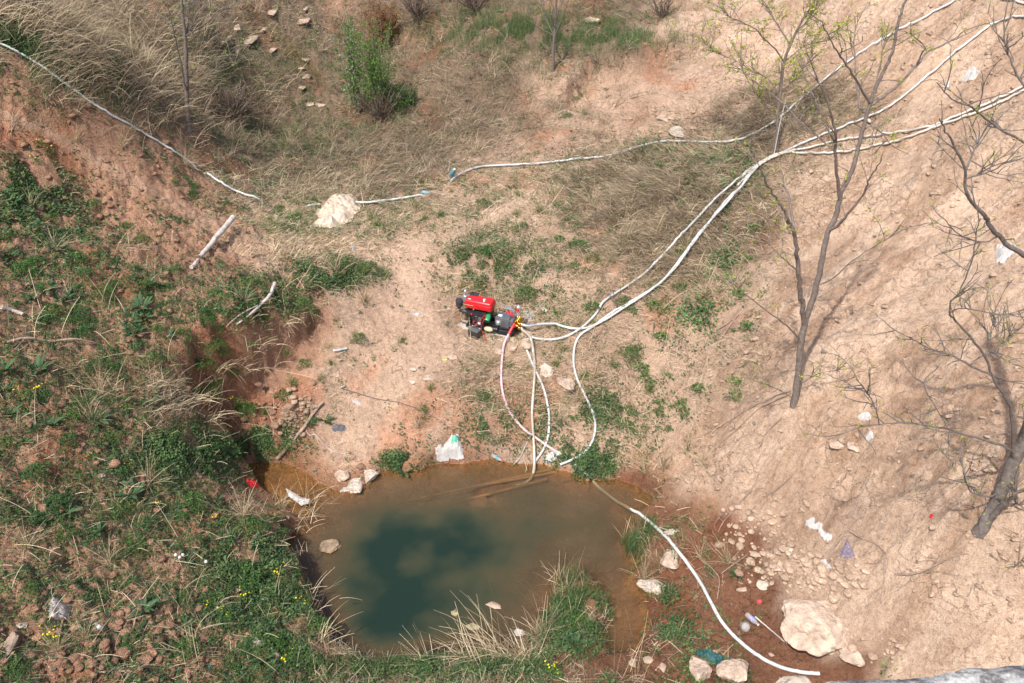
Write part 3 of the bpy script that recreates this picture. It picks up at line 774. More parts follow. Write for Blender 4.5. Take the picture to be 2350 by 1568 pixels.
tank = part('fuel_tank', t, M_REDP, sharp=60)
part('tank_cap', MB().cyl(.026,.48,.502,16,TR(.27,.13,0)).cyl(.017,.502,.512,16,TR(.27,.13,0)), M_STEEL, tank)
part('cap_ring', MB().cyl(.038,.4775,.484,20,TR(.27,.13,0)), M_BRASS, tank)
part('tank_strap', MB().bevbox(.118,.128,.02,.272,.34,.3425,.001).bevbox(-.04,.125,.020,.0235,.41,.418,.001), M_CREAM, tank)
part('tank_label', MB().bevbox(.01,.06,.085,.1,.481,.4845,.0005), M_LABEL, tank)
part('hopper_lid', MB().bevbox(-.01,.13,.2,.28,.478,.497,.006).cyl(.014,.497,.52,10,TR(.02,.25,0)), M_BPLA, tank)
h_ = MB().bevbox(-.13,-.05,.17,.25,.27,.45,.01).bevbox(-.05,.0,.18,.24,.30,.36,.008); part('muffler', h_, M_STEEL)
part('exhaust_stack', MB().tube([(-.09,.21,.45),(-.088,.21,.48),(-.085,.215,.51)],[.013,.013,.013],10).cyl(.02,.505,.545,12,TR(-.084,.216,0)), M_STEEL)
af = MB().lathe([(.03,.33),(.052,.335),(.055,.36),(.052,.364),(.052,.39),(.058,.394),(.06,.42),(.058,.424),(.058,.437),(.05,.45),(.02,.456)],24,TR(-.13,.07,0)); part('air_filter', af, M_BPLA)
part('intake_elbow', MB().tube(spline([(-.13,.07,.34),(-.128,.07,.28),(-.11,.075,.245),(-.06,.09,.235),(-.02,.1,.235)],5),.026,12), M_BPLA)
part('starter_motor', MB().cyl(.035,0,.15,16,TR(.33,.06,.16)@RY(R(90))@TR(0,0,-.09)), M_BLACK)
fw = MB()
def ringm(mb, r0, r1, y0, y1, c, n=36):
    V = []; F = []
    for i in range(n):
        a = 2*math.pi*i/n; ca, sa = math.cos(a), math.sin(a)
        V += [(c[0]+ca*r0,y0,c[1]+sa*r0),(c[0]+ca*r1,y0,c[1]+sa*r1),(c[0]+ca*r1,y1,c[1]+sa*r1),(c[0]+ca*r0,y1,c[1]+sa*r0)]
    for i in range(n):
        j = (i+1) % n
        for q in range(4): F.append((i*4+q, i*4+(q+1)%4, j*4+(q+1)%4, j*4+q))
    mb.add(V, F)
ringm(fw,.07,.15,.30,.345,(.20,.20)); fw.cyl(.07,0,.035,20,TR(.2,.34,.2)@RX(R(90))); part('flywheel', fw, M_BLACK)
bl = MB()
bt = [(.18,.36,.335),(.3,.36,.345),(.46,.36,.325),(.60,.36,.30)]; bl.tube(bt,.007,6); bl.tube([(.2,.36,.06),(.4,.36,.09),(.60,.36,.10)],.007,6); part('drive_belt', bl, M_BPLA)
pw = MB(); ringm(pw,.083,.105,.30,.345,(.60,.20)); pwo = part('pump_pulley', pw, M_STEEL)
sp_ = MB()
for k in range(5): 
    a = 2*math.pi*k/5+.3; sp_.tube([(.60+math.cos(a)*.018,.322,.20+math.sin(a)*.018),(.60+math.cos(a)*.09,.322,.20+math.sin(a)*.09)],[.011,.008],8)
ringm(sp_,.075,.0825,.305,.34,(.60,.20)); sp_.cyl(.024,0,.05,14,TR(.60,.345,.2)@RX(R(90))); part('pulley_spokes', sp_, M_REDP, pwo)
pbm = MB().bevbox(.47,.70,.06,.25,.10,.26,.014).bevbox(.455,.47,.09,.22,.12,.23,.005).bevbox(.70,.76,.07,.24,.12,.24,.008)
for x in (.52,.585,.65): pbm.cyl(.012,.255,.27,10,TR(x,.22,0))
pbm.bevbox(.60,.67,.052,.0595,.16,.166,.001); pbody = part('pump_body', pbm, M_GREY)
part('sight_glass', MB().bevbox(.485,.565,.05,.0595,.13,.21,.006).cyl(.031,0,.022,22,TR(.525,.05,.17)@RX(R(90))), M_STEEL, pbody)
part('name_plate', MB().bevbox(.50,.56,.11,.16,.2605,.263,.0005), M_LABEL, pbody)
br = MB().bevbox(.762,.80,.07,.24,.12,.23,.01)
for k, y in enumerate((.10,.155,.21)):
    br.cyl(.022,.0,.07,14,TR(.80,y,.15)@RY(R(90))@TR(0,0,-.02)); br.cyl(.02,.18,.262,12,TR(.825,y,0)); br.cyl(.014,.255,.27,6,TR(.825,y,0))
br.cyl(.03,0,.19,16,TR(.86,.06,.20)@RX(R(-90))); br.cyl(.024,0,.19,14,TR(.86,.06,.135)@RX(R(-90)))
br.cyl(.02,0,.05,12,TR(.88,.10,.205)@RY(R(90))).cyl(.016,0,.03,10,TR(.86,.11,.14)@RY(R(90))); part('brass_head', br, M_BRASS)
ac = MB().lathe([(.02,.23),(.036,.25),(.038,.27),(.038,.41),(.034,.432),(.018,.445),(.012,.45)],24,TR(.80,.22,0)); part('air_chamber', ac, M_STEEL)
part('pressure_gauge', MB().cyl(.026,0,.022,18,TR(.80,.182,.40)@RX(R(90))@TR(0,0,0)), M_REDP); part('relief_handle', MB().bevbox(.66,.75,.155,.18,.27,.292,.006).cyl(.008,.255,.30,8,TR(.705,.168,0)), M_REDP)
part('drain_bottle', MB().lathe([(.042,0),(.046,.02),(.045,.085),(.02,.12),(.014,.15)],14,TR(.355,.0,.20)@RX(R(-58))@RZ(.4)), M_GREENB)
part('work_lamp', MB().ell((.395,-.03,.075),(.078,.045,.04),20), M_CREAM)
part('lamp_bracket', MB().cyl(.03,0,.09,14,TR(.47,-.01,.085)@RY(R(90))@TR(0,0,-.02)).cyl(.01,-.01,.10,8,TR(.475,-.012,0)), M_BLACK)
part('battery_wire', MB().tube(spline([(.33,.0,.31),(.28,-.03,.24),(.22,-.06,.17),(.2,-.10,.14),(.185,-.13,.15)],6),.005,6), M_WIRE)
part('battery_wire', MB().tube(spline([(.34,.01,.28),(.30,-.03,.18),(.28,-.06,.09),(.34,-.12,.04),(.38,-.16,.0),(.36,-.22,-.05),(.33,-.26,-.06)],6),.005,6), M_WIRE)
# battery: a thing of its own
bp_ = at(1090, 772); BAT = empty('car_battery', (bp_.x, bp_.y, bp_.z-.01), -R(33)); tag(BAT, 'black car battery standing on the soil in front of the engine', 'battery')
MB().bevbox(-.09,.09,-.06,.06,0,.13,.005).build('case', M_BPLA, BAT)
MB().bevbox(-.094,.094,-.064,.064,.131,.15,.004).bevbox(-.06,.07,-.022,.022,.151,.157,.002).build('lid', M_GPLA, BAT)
for x in (-.07,.07): MB().cyl(.009,.151,.168,10,TR(x,.035,0)).build('terminal', M_STEEL, BAT)
MB().tube(spline([(-.05,-.0,.155),(-.03,0,.182),(.03,0,.182),(.05,0,.155)],4),.004,6).build('carry_handle', M_BPLA, BAT)
# boards, stones and film round the skid
def board(label, u, v, L, W, Hh, yaw, mat=M_LOGG, name='board', pitch=0.0, cat='board', group='broken boards under the pump skid', dz=0.0):
    p = at(u, v); mb = MB().bevbox(-L/2, L/2, -W/2, W/2, 0, Hh, .004)
    rr = random.Random(int(u*7+v))
    for i, q in enumerate(mb.V): mb.V[i] = (q[0]+rr.uniform(-.006,.006), q[1]+rr.uniform(-.004,.004), q[2])
    o = mb.build(name, mat, None, (p.x, p.y, p.z+dz)); o.rotation_euler = (0, pitch, yaw); return tag(o, label, cat, group)
board('splintered board under the front edge of the skid, right of the battery', 1151, 771, .42, .06, .03, -R(16))
board('thin slat lying on the soil just below the skid and right of the battery', 1150, 782, .30, .025, .015, -R(12))
board('weathered plank end poking out left of the skid under the engine', 1068, 752, .26, .08, .03, R(-35))
board('grey slat on the soil left of the battery', 1066, 738, .22, .035, .02, R(-40))
board('short upright slat leaning left of the air filter', 1058, 722, .03, .02, .14, R(10))
for i, (a, b_, c_, d_, lab, m_) in enumerate([(1190,1222,748,772,'pale stone directly under the brass pump head',M_LIME),(1185,1224,768,800,'rounded pale stone below the hose outlet, lowest of the three under the pump',M_LIME),(1166,1190,770,786,'grey flat stone beside the skid corner',M_STONE),
        (1158,1192,787,806,'flat orange slab below the pink hose',M_LIME),(1128,1160,795,815,'low pale slab at the foot of the skid, below the boards',M_LIME),(1195,1226,774,786,'wedge stone between the two rounded stones under the pump',M_LIMEW),
        (1020,1050,813,828,'pale flat stone half sunk in the ledge in front of the battery',M_LIME)]):
    rock('stone', lab, 'stone', a, b_, c_, d_, m_, 100+i, 'stones propped round the pump skid', .5, .07, 3)
patch('plastic_bag', 'clear crumpled plastic bag behind the brass pump head', 'bag', [(1200,716),(1212,710),(1226,714),(1226,730),(1218,742),(1204,740)], M_CLEAR, .03, 5)
# pink and grey hoses hanging from the pump to the water
def world_line(pts): return spline(np.array(pts, float), 8)
def hang(uvl):
    out = []
    for (u, v, l) in uvl:
        # a point l above the ground as seen at (u, v)
        p = at(u, v, water=True); 
        for _ in range(6):
            D = p.y*CP+(CAM_H-p.z)*SP; vv = v+l*CP*FPX/D*1.0; p = at(u, vv, water=True); 
        out.append((p.x, p.y, p.z+l))
    return out
ml = lambda X, Y, Z: PUMP.matrix_world if False else Vector((PUMP.location.x+math.cos(YAW)*(X+OX)-math.sin(YAW)*(Y+OY), PUMP.location.y+math.sin(YAW)*(X+OX)+math.cos(YAW)*(Y+OY), PUMP.location.z+Z))
s0 = ml(.80,.05,.22); hp = hang([(1157,790,.05),(1151,840,.03),(1152,890,.03),(1163,930,.03),(1180,960,.03),(1205,987,.03),(1232,1006,.04),(1262,1027,.03),(1285,1042,.0),(1300,1050,-.02)])
s1 = Vector(hp[0]).lerp(s0, .45)+Vector((0,0,.02))
hose('pink_hose', 'faded pink hose hanging from the pump and bending right to the pond edge', 'hose', world_line([s1]+hp), .019, M_PINK)
hose('red_hose', 'bright red hose end between the brass head and the pink hose', 'hose', world_line([s0, s0.lerp(s1, .5)+Vector((0,0,.01)), s1+(s1-s0)*.05]), .022, M_REDH)
g0 = ml(.88,.11,.14); gp = hang([(1217,775,.14),(1224,810,.07),(1227,850,.05),(1224,900,.04),(1221,950,.05),(1224,1000,.06),(1226,1040,.08)])
ge = [unproj(1226,1072,.03), unproj(1220,1095,-.04), unproj(1203,1110,-.10), unproj(1185,1114,-.12)]; gz = [.03,-.04,-.10,-.12]
hose('grey_hose', 'thick translucent grey hose dropping straight from the pump into the pond', 'hose', world_line([g0, g0+Vector((.03,-.05,-.03))]+gp+[(a[0],a[1],z) for a, z in zip(ge, gz)]), .023, M_GREYH)
d0 = ml(.93,.10,.205); q0 = ground_line([(1275,751),(1290,757),(1320,763),(1352,759),(1385,744),(1420,722),(1470,690),(1520,655),(1560,612),(1600,562),(1650,505),(1690,455),(1730,400),(1745,385)], r_, extra=.05)
wl = world_line([d0-Vector((.04,0,0)), d0+Vector((.08,-.01,-.02)), Vector(q0[0]).lerp(d0, .45)+Vector((0,0,.0)), q0[0]]); nn = len(wl)//3
hose('steel_coupling', 'wire wrapped coupling between the brass head and the white hose', 'coupling', wl[:nn+6], .0215, M_STEEL)
hose('white_hose', 'white hose from the brass outlet dipping into the bundle on the grassy bank', 'hose', np.vstack([wl[nn+4:-1], q0]), r_, M_HOSE, HG_)
# dark wires and strings
hose('thin_cable', 'thin dark cable trailing across the bare ledge down to the pond', 'cable', ground_line([(785,893),(830,907),(870,918),(905,923),(950,936),(990,955),(1030,982),(1065,1010),(1092,1032),(1115,1045)], .006, extra=.004), .006, M_CAB)
hose('white_string', 'white string looping from behind the pump to the pale tuft', 'string', ground_line([(1160,708),(1178,702),(1192,712),(1205,722),(1225,722),(1240,705),(1250,695)], .006, extra=.01), .006, M_RAG)
hose('white_string', 'white string hanging from the bank down to the water between the hoses', 'string', ground_line([(1243,960),(1235,985),(1218,1003),(1208,1022),(1200,1040),(1190,1058),(1175,1068)], .006, extra=.02, water=True), .006, M_RAG)
hose('white_string', 'tangled white cord on the red soil by the fallen stick', 'string', ground_line([(703,990),(712,1002),(722,998),(735,1012),(752,1030),(770,1040),(800,1046)], .006, extra=.01), .006, M_RAG)
hose('white_string', 'pale strips hanging from the thin trunked sapling to the hoses', 'string', np.array([at(1781,352,.95), at(1777,356,.6), at(1775,362,.05)]), .008, M_RAG)

# ------------------------------------------------------------------ stones
def rk(lab, u0, u1, v0, v1, mat=M_LIME, seed=None, **k):
    global _rs
    _rs += 1; return rock(k.pop('name', 'rock'), lab, k.pop('cat', 'rock'), u0, u1, v0, v1, mat, seed or _rs, **k)
_rs = 200
rk('big pale limestone boulder at the foot of the sand slope', 1783, 1956, 1345, 1478, M_LIME, 301, name='boulder', cat='boulder', flat=.5, rough=.13, sub=5, cuts=9, sink=.35)
rk('lower chunk poking out under the big boulder', 1858, 1925, 1452, 1500, M_LIME, 302, flat=.5, rough=.15, sub=4)
rk('rough pale rock to the right of the big boulder', 1920, 1992, 1462, 1518, M_LIME, 303, flat=.35, rough=.16, sub=4)
rk('upright cream block, left of the pair at the bottom edge', 1583, 1645, 1488, 1568, M_LIME, 304, flat=.8, rough=.08, sub=4, cuts=14)
rk('upright cream block, right of the pair at the bottom edge', 1645, 1724, 1500, 1576, M_LIME, 305, flat=.7, rough=.08, sub=4, cuts=14)
rk('flat cream slab cut by the bottom edge beside the hose end', 1772, 1862, 1540, 1590, M_LIMEW, 306, flat=.4, rough=.07, sub=4)
rk('long pale slab lying under the white hose right of the pond', 1508, 1562, 1250, 1302, M_LIME, 307, flat=.35, rough=.12, rz=.6)
rk('pointed grey white slab standing in the mud right of the grass islet', 1456, 1538, 1320, 1362, M_LIMEW, 308, flat=.35, rough=.1, cuts=12)
rk('small pale stone beside the hose above the long slab', 1520, 1568, 1210, 1228, M_LIMEW, 309, flat=.4)
rk('brown flat rock breaking the pond surface on the left', 718, 790, 1228, 1270, simple('muddy_stone', (.22,.155,.10), .9, 0, .5, 14, .02, 20), 310, flat=.22, water=True, rough=.1, sink=.5)
for i, (a, b_, c_, d_, l) in enumerate([(768,802,1070,1108,'cream block at the tip of the sand spit, furthest left'),(798,832,1088,1132,'white cracked rock on the spit with its foot in the water'),(828,868,1068,1106,'white rock on the right edge of the sand spit'),(780,804,1112,1132,'small white stone lowest on the sand spit')]):
    rk(l, a, b_, c_, d_, M_LIMEW if i else M_LIME, 320+i, flat=.55, rough=.12)
rk('flat dust coloured rock on the bank right of the white cloth', 1278, 1328, 838, 888, M_LIME, 330, flat=.35, rough=.06)
rk('broken piece below the flat dust coloured rock', 1290, 1322, 878, 898, M_LIME, 331, flat=.4)
rk('flat square stone right of the pump beside the tuft', 1238, 1262, 697, 715, M_LIME, 332, flat=.3)
for i, (a, b_, c_, d_, l) in enumerate([(1535,1582,286,316,'large dusty rock by the path below the hose bend'),(1505,1535,262,280,'pale rock by the red earth on the far path'),(1333,1378,38,54,'long pale boulder half buried behind the bare sapling'),
    (936,958,838,852,'round stone on the ledge, left one below the pump'),(968,995,858,876,'round stone on the bare soil right of the pair on the ledge'),(935,955,862,880,'small cream cobble on the ledge above the weeds'),
    (778,792,880,890,'single pale stone at the left edge of the ledge'),(1940,1975,1003,1035,'broken flat pale slab on the sand slope near the white paper'),(1900,1950,1008,1030,'thin tan slab left of the broken pale slab'),
    (1983,1998,266,280,'pale wedge stone below the lower pipe')]):
    rk(l, a, b_, c_, d_, M_LIME if i % 3 else M_LIMEW, 340+i, flat=.38, rough=.1, sub=3)
vr = [(597,613,58,72),(682,712,36,54),(560,590,75,98),(532,553,54,70),(505,530,78,100),(540,556,105,120),(700,722,232,243),(710,748,234,246),(680,702,192,206),(678,700,150,160),(690,712,168,182),(697,712,10,22),(610,640,10,36),(690,710,128,140),(618,640,100,118)]
vl = ['grey slab high in the far valley, on its left side','pale block near the head of the far valley','long tilted slab on the dark left side of the valley','small pale slab above the long tilted slab','flat stone beside the valley shrub bank, leftmost','small square stone right of the dark bank','small stone next to the white block on the valley floor','long white block lying across the valley floor','pinkish rock in the middle of the valley floor','pale stone above the pinkish rock','orange stone just below the pale stone in the valley','topmost small stone in the valley','weathered forked slab at the head of the valley','tiny white stone between the valley rocks','pale flake on the red patch of the valley side']
for (a, b_, c_, d_), l in zip(vr, vl): rk(l, a, b_, c_, d_, M_STONE, None, flat=.35, rough=.14, sub=3, sink=.55)
# rocks of the near left bank and the muddy corner
for i, (a, b_, c_, d_, l) in enumerate([(648,682,1492,1520,'rounded clay coloured rock at the pond rim, right of its twin'),(612,645,1488,1512,'rounded clay coloured rock left of its twin at the bottom'),(568,600,1462,1490,'greenish grey stone in the grass above the clay coloured rocks'),
    (538,562,1330,1360,'white pointed stone among yellow flowers on the left bank'),(246,264,1328,1340,'smooth white egg shaped pebble on the left mound'),(215,232,1438,1446,'small white flat pebble near the pink bottle'),(508,522,1222,1234,'round grey pebble near the dandelion clocks'),
    (0,28,1430,1520,'pale rock cut by the left edge at the bottom'),(30,62,1426,1444,'pale broken stone left of the plastic bag'),(222,242,1085,1098,'pale pebble high on the left slope'),(1468,1500,1500,1522,'red clay stone in the shallow mud'),(1500,1532,1518,1545,'red clay block beside the shallow mud'),(1440,1470,1505,1530,'brown wet stone right of the islet'),
    (1690,1722,1345,1360,'flake on the wet soil left of the boulder'),(1735,1770,1325,1352,'tan rock at the left rim of the boulder'),(1770,1800,1290,1312,'dusty stone in the rubble above the boulder'),(1720,1750,1262,1280,'pale rubble stone at the mud edge'),(1800,1826,1248,1266,'square pale stone in the rubble'),(1840,1870,1280,1300,'rubble stone nearest the white scrap')]):
    rk(l, a, b_, c_, d_, [M_LIME, M_STONE, M_LIMEW][i % 3] if i not in (10,11,12) else M_STONE, 400+i, flat=.5, rough=.1, sub=3, water=(i in (10,12)))
# submerged things
for i, (a, v0, b_, v1, z) in enumerate([(890,1160,1290,1072,-.05),(905,1190,1255,1100,-.06),(1060,1122,1320,1076,-.04),(940,1212,1130,1160,-.09)]):
    p, q = unproj(a, v0, z-.05), unproj(b_, v1, z+.0)
    hose('sunken_pipe', ['brown pipe under the water, furthest from the viewer','long brown pipe lying second from the bank under the water','short brown pipe next to the mouth of the grey hose under water','deepest and nearest of the sunken brown pipes'][i], 'pipe',
         np.linspace((p[0],p[1],z-.05),(q[0],q[1],z+.0),8), .022, simple('silted_pipe', (.30,.19,.10), .8) if i == 0 else bpy.data.materials['silted_pipe'], 'brown pipes lying in the pond')
for i, (u, v, w_) in enumerate([(1095,1150,.12),(960,1130,.15),(1230,1140,.13),(975,1200,.1),(1250,1190,.1),(1440,1400,.2),(1500,1370,.16)]):
    x_, y_ = unproj(u, v, -.1); me = rock_mesh(500+i, 3); me.transform(Matrix.Diagonal((w_*1.2, w_*1.1, w_*.35, 1)))
    o = link_mesh('sunken_rock', me, simple('silted_rock', (.27,.18,.105), .9, 0, .3, 6) if i == 0 else bpy.data.materials['silted_rock'], None, (x_, y_, min(max(float(height(x_, y_)[0]), -.32)+.02, -.08-w_*.37)))
    tag(o, ['sunken rock beside the brown pipes, in the middle','left sunken slab between the brown pipes','sunken rock right of the grey hose mouth','small dim sunken slab below the pipes','sunken rock furthest right under the pond','large sunken slab in the shallow mud right of the islet','smaller sunken slab above the large one in the mud'][i], 'rock', 'rocks lying under water')

# ------------------------------------------------------------------ rubbish and cloth
sack = patch('plastic_sheet', 'crumpled cream plastic sheet lying over the hose on the saddle', 'sheet', [(708,522),(722,512),(740,508),(724,497),(728,482),(742,472),(752,458),(776,449),(800,448),(818,456),(829,470),(826,488),(812,498),(806,512),(788,520),(762,527),(735,527)], M_SACK, .15, 3, fold=1.25, fr=3.2)
patch('sack', 'torn white sack with green stripes hanging at the far edge of the pond', 'sack', [(998,1028),(1010,1020),(1018,1026),(1035,1000),(1052,998),(1056,1015),(1062,1030),(1064,1054),(1048,1058),(1020,1060),(1002,1058)], M_RAG, .10, 9, fr=6)
patch('green_print', 'green striped corner of the torn white sack', 'print', [(1036,1012),(1050,1006),(1054,1020),(1046,1034),(1038,1028)], simple('green_print', (.10,.42,.28), .6, 0, .3, 30), .08, 9, base=.05, fr=6)
TR_ = [
 ('crumpled_cloth','pinkish white cloth on the bank between the hose and the flat rock','cloth',[(1238,842),(1250,832),(1262,842),(1272,850),(1266,862),(1254,868),(1240,862)],M_RAGB,.05),
 ('crumpled_cloth','pale rag caught at the water edge under the pink hose end','cloth',[(1252,1042),(1275,1034),(1290,1038),(1282,1052),(1262,1066),(1250,1062)],M_RAG,.05),
 ('plastic_scrap','white plastic bag on the upper sand slope below the second pipe','bag',[(2208,175),(2222,162),(2240,160),(2250,170),(2238,184),(2222,188),(2210,190)],M_RAG,.09),
 ('plastic_scrap','narrow white scrap left of the white bag on the upper slope','scrap',[(2168,196),(2174,182),(2180,182),(2178,200),(2172,206)],M_RAG,.04),
 ('plastic_scrap','torn white bag under the dark bough at the right edge','bag',[(2284,580),(2288,564),(2305,562),(2322,566),(2338,572),(2322,586),(2308,602),(2294,608),(2286,600)],M_RAG,.09),
 ('plastic_scrap','white feathery scrap in the middle of the sand slope','scrap',[(1965,960),(1975,952),(1990,946),(2002,956),(1996,966),(1978,967)],M_RAG,.05),
 ('paper_ball','round crumpled white paper below the feathery scrap','paper',[(1986,1000),(1993,993),(2004,997),(2006,1007),(1997,1014),(1987,1010)],M_RAG,.07),
 ('cloth_band','loop of off white cloth band above the purple rag','cloth',[(1845,1210),(1850,1196),(1862,1188),(1872,1192),(1868,1204),(1880,1198),(1888,1202),(1886,1214),(1900,1222),(1911,1228),(1908,1240),(1896,1242),(1884,1232),(1876,1216),(1858,1214)],M_RAG,.04),
 ('purple_rag','dark speckled purple rag on the lower sand slope','rag',[(1943,1238),(1948,1248),(1955,1262),(1962,1278),(1948,1284),(1928,1282),(1927,1266),(1936,1254)],M_PURP,.08),
 ('plastic_scrap','twisted white scrap just left of the purple rag','scrap',[(1884,1284),(1895,1284),(1904,1296),(1910,1306),(1900,1307),(1888,1296)],M_RAG,.04),
 ('red_wrapper','small red wrapper on the sand left of the leaning trunk','wrapper',[(2132,1180),(2140,1179),(2141,1190),(2134,1193)],M_REDB,.02),
 ('plastic_bag','clear plastic bag with a cut edge on the near left slope','bag',[(110,1400),(116,1378),(132,1368),(140,1378),(160,1382),(163,1404),(152,1424),(132,1426),(112,1416)],M_CLEAR,.07),
 ('red_bag','small red plastic bag at the left bank above the pond','bag',[(564,1100),(576,1103),(592,1110),(595,1120),(580,1122),(566,1112)],M_REDB,.06),
 ('foam_scrap','pale torn film lying in the shallow corner by the dry stalks','scrap',[(655,1120),(676,1132),(692,1142),(712,1146),(708,1156),(692,1162),(676,1150),(662,1140)],M_RAG,.03),
 ('slate_piece','dark grey flat scrap on the ledge above the fallen stick','scrap',[(760,980),(770,974),(792,976),(796,986),(782,991),(764,990)],simple('slate', (.09,.09,.10), .7, 0, .4, 20),.03),
 ('plastic_scrap','pale lilac film on the ledge below the thin cable','scrap',[(806,918),(816,916),(830,925),(830,932),(818,932)],M_CLEAR,.02),
 ('paper_scrap','white scrap on the straw beside the path','scrap',[(803,566),(812,562),(818,570),(810,577),(804,574)],M_RAG,.03),
 ('yellow_wrapper','small yellow and green wrapper on the ledge','wrapper',[(1013,822),(1024,818),(1032,823),(1022,829),(1014,829)],simple('yellow_film', (.38,.32,.12), .4, 0, .5, 60),.02),
 ('plastic_scrap','thin white scrap on the ledge left of the wrapper','scrap',[(940,718),(960,716),(972,718),(958,724),(944,724)],M_CLEAR,.02),
 ('teal_netting','dark teal netting stuffed behind the cream blocks','netting',[(1590,1512),(1598,1494),(1625,1490),(1640,1500),(1665,1510),(1682,1508),(1662,1522),(1645,1530),(1622,1520)],M_TEAL,.08),
 ('white_shell','white scrap floating by the dry stalks near the pond rim','scrap',[(1178,1450),(1186,1444),(1200,1448),(1208,1456),(1196,1462),(1182,1460)],M_RAG,.05),
 ('scum_flake','yellowish scum flake floating on the green water','scum',[(1034,1404),(1044,1400),(1052,1408),(1046,1416),(1036,1412)],simple('scum', (.26,.215,.12), .8, 0, .3, 40),.015),
 ('scum_flake','brown bark flake floating by the reed bed','scum',[(1112,1388),(1130,1380),(1148,1388),(1150,1398),(1134,1398)],M_STONE,.02),
 ('scum_flake','small scum raft beside the arching straws','scum',[(1066,1436),(1084,1430),(1104,1438),(1098,1446),(1076,1446)],bpy.data.materials['scum'] if 'scum' in bpy.data.materials else M_STONE,.015),
 ('blue_scrap','tiny blue scrap at the bottom edge of the left bank','scrap',[(474,1528),(484,1524),(488,1532),(478,1536)],M_BLUE,.02),
 ('orange_scrap','small red scrap on the wet soil above the bottle','scrap',[(1736,1376),(1748,1376),(1748,1386),(1738,1386)],M_REDB,.015),
]
for k, (nm, lab, ct, ol, m_, hh) in enumerate(TR_):
    if m_ is M_STONE and nm == 'scum_flake' and 'raft' in lab: m_ = bpy.data.materials['scum']
    patch(nm, lab, ct, ol, m_, hh, 20+k, .008, group=None, water=(nm in ('foam_scrap','white_shell','scum_flake','crumpled_cloth')), fr=4)
# bottles
def bottle(name, label, u, v, L, r, yaw, mbody, cap, band=None, water=False, tilt=90):
    p = at(u, v, water=water); root = empty(name, (p.x, p.y, p.z+r*.9)); root.rotation_euler = (R(tilt), 0, yaw)
    tag(root, label, 'bottle')
    MB().lathe([(r*.8,0),(r,.01),(r,.3*L),(r*.92,.35*L),(r,.4*L),(r,.68*L),(r*.55,.84*L),(r*.36,.88*L),(r*.36,.93*L)],16).build('bottle_body', mbody, root)
    MB().cyl(r*.42,.93*L,L,12).build('cap', cap, root)
    if band: MB().lathe([(r*1.02,.36*L),(r*1.02,.62*L)],16).build('wrapper', band, root)
bottle('plastic_bottle', 'crushed bottle with pink ends on the near left mound', 220, 1436, .16, .03, R(50), M_CLEAR, M_REDB, M_LABEL)
bottle('plastic_bottle', 'clear bottle with blue print lying on the wet mud near the boulder', 1712, 1413, .2, .033, R(35), M_CLEAR, M_LABEL, simple('blue_print', (.25,.28,.55), .4, 0, .5, 60))
bottle('plastic_bottle', 'half sunken bottle with teal wrapper at the far pond edge', 1130, 1048, .2, .03, R(50), M_CLEAR, M_REDB, M_BLUE, True)
bottle('plastic_bottle', 'teal bottle standing in the dry grass above the far hose', 1035, 408, .26, .045, R(30), M_BLUE, M_LABEL, None, False, 40)
bottle('plastic_bottle', 'teal bottle lying against the far hose, left of the standing one', 968, 446, .2, .04, R(80), M_BLUE, M_LABEL)
cp = at(1706, 1440); CUP = empty('plastic_cup', (cp.x, cp.y, cp.z+.03)); CUP.rotation_euler = (R(50), R(15), 0); tag(CUP, 'round clear plastic cup in the puddle below the bottle', 'cup')
MB().lathe([(.035,-.04),(.055,.02),(.06,.05),(.058,.05),(.052,.02),(.033,-.036)],20).build('cup_wall', M_CLEAR, CUP); MB().lathe([(.052,.05),(.04,.075),(.0,.09)],20).build('dome_lid', M_CLEAR, CUP)

# ------------------------------------------------------------------ fallen wood
def log(name, label, uv, r0, r1, mat, lifts, cat='stick', group=None, forks=(), n=9):
    P = [at(u, v, l) for (u, v), l in zip(uv, lifts)]; P = spline([tuple(p) for p in P], 5); k = len(P); rr = random.Random(len(label))
    P = P+np.array([[rr.gauss(0, r0*.12) for _ in range(3)] for _ in range(k)])
    root = Vector(P[0]); mb = MB().tube(P-np.array(root), [r0+(r1-r0)*i/(k-1) for i in range(k)], n)
    for fk in forks:
        Q = spline([tuple(at(u, v, l)-root) for (u, v, l) in fk], 4); mb.tube(Q, [r1*.8*(1-.7*i/len(Q)) for i in range(len(Q))], 6)
    o = mb.build(name, mat, None, root); return tag(o, label, cat, group)
log('pole', 'thick weathered grey pole leaning out of the left slope above the gully', [(440,618),(470,594),(505,562),(542,532)], .032, .045, M_LOGG, [.02,.10,.17,.26], 'pole')
log('branch', 'bent grey branch with a forked end lying on the lip of the gully', [(634,668),(622,690),(600,710),(575,728),(545,748)], .028, .012, M_LOGG, [.14,.10,.08,.05,.03], 'branch', None, [[(600,710,.08),(570,720,.06),(540,738,.05),(520,752,.02)]])
log('branch', 'brown fallen stick slanting across the weeds by the shallow corner', [(742,930),(722,952),(704,978),(682,1005),(660,1032),(638,1056)], .020, .028, M_TWIG, [.06,.05,.04,.04,.04,.03], 'branch')
log('branch', 'curved brown branch lying level across the left slope', [(20,792),(70,788),(120,792),(170,790),(215,794),(232,796)], .018, .01, M_TWIG, [.05,.08,.06,.08,.06,.02], 'branch')
log('branch', 'short stump of branch on the left slope near the frame edge', [(5,712),(28,718),(55,728)], .03, .025, M_LOGG, [.04,.05,.04], 'branch')
log('stick', 'grey stick poking over the boulder foot from the mud', [(1860,1464),(1830,1476),(1808,1482)], .009, .007, M_LOGG, [.14,.08,.03])
log('stick', 'long pale stick running from the bottle to the boulder foot', [(1732,1422),(1755,1440),(1780,1460),(1806,1482)], .010, .007, M_LOGG, [.05,.04,.03,.03])
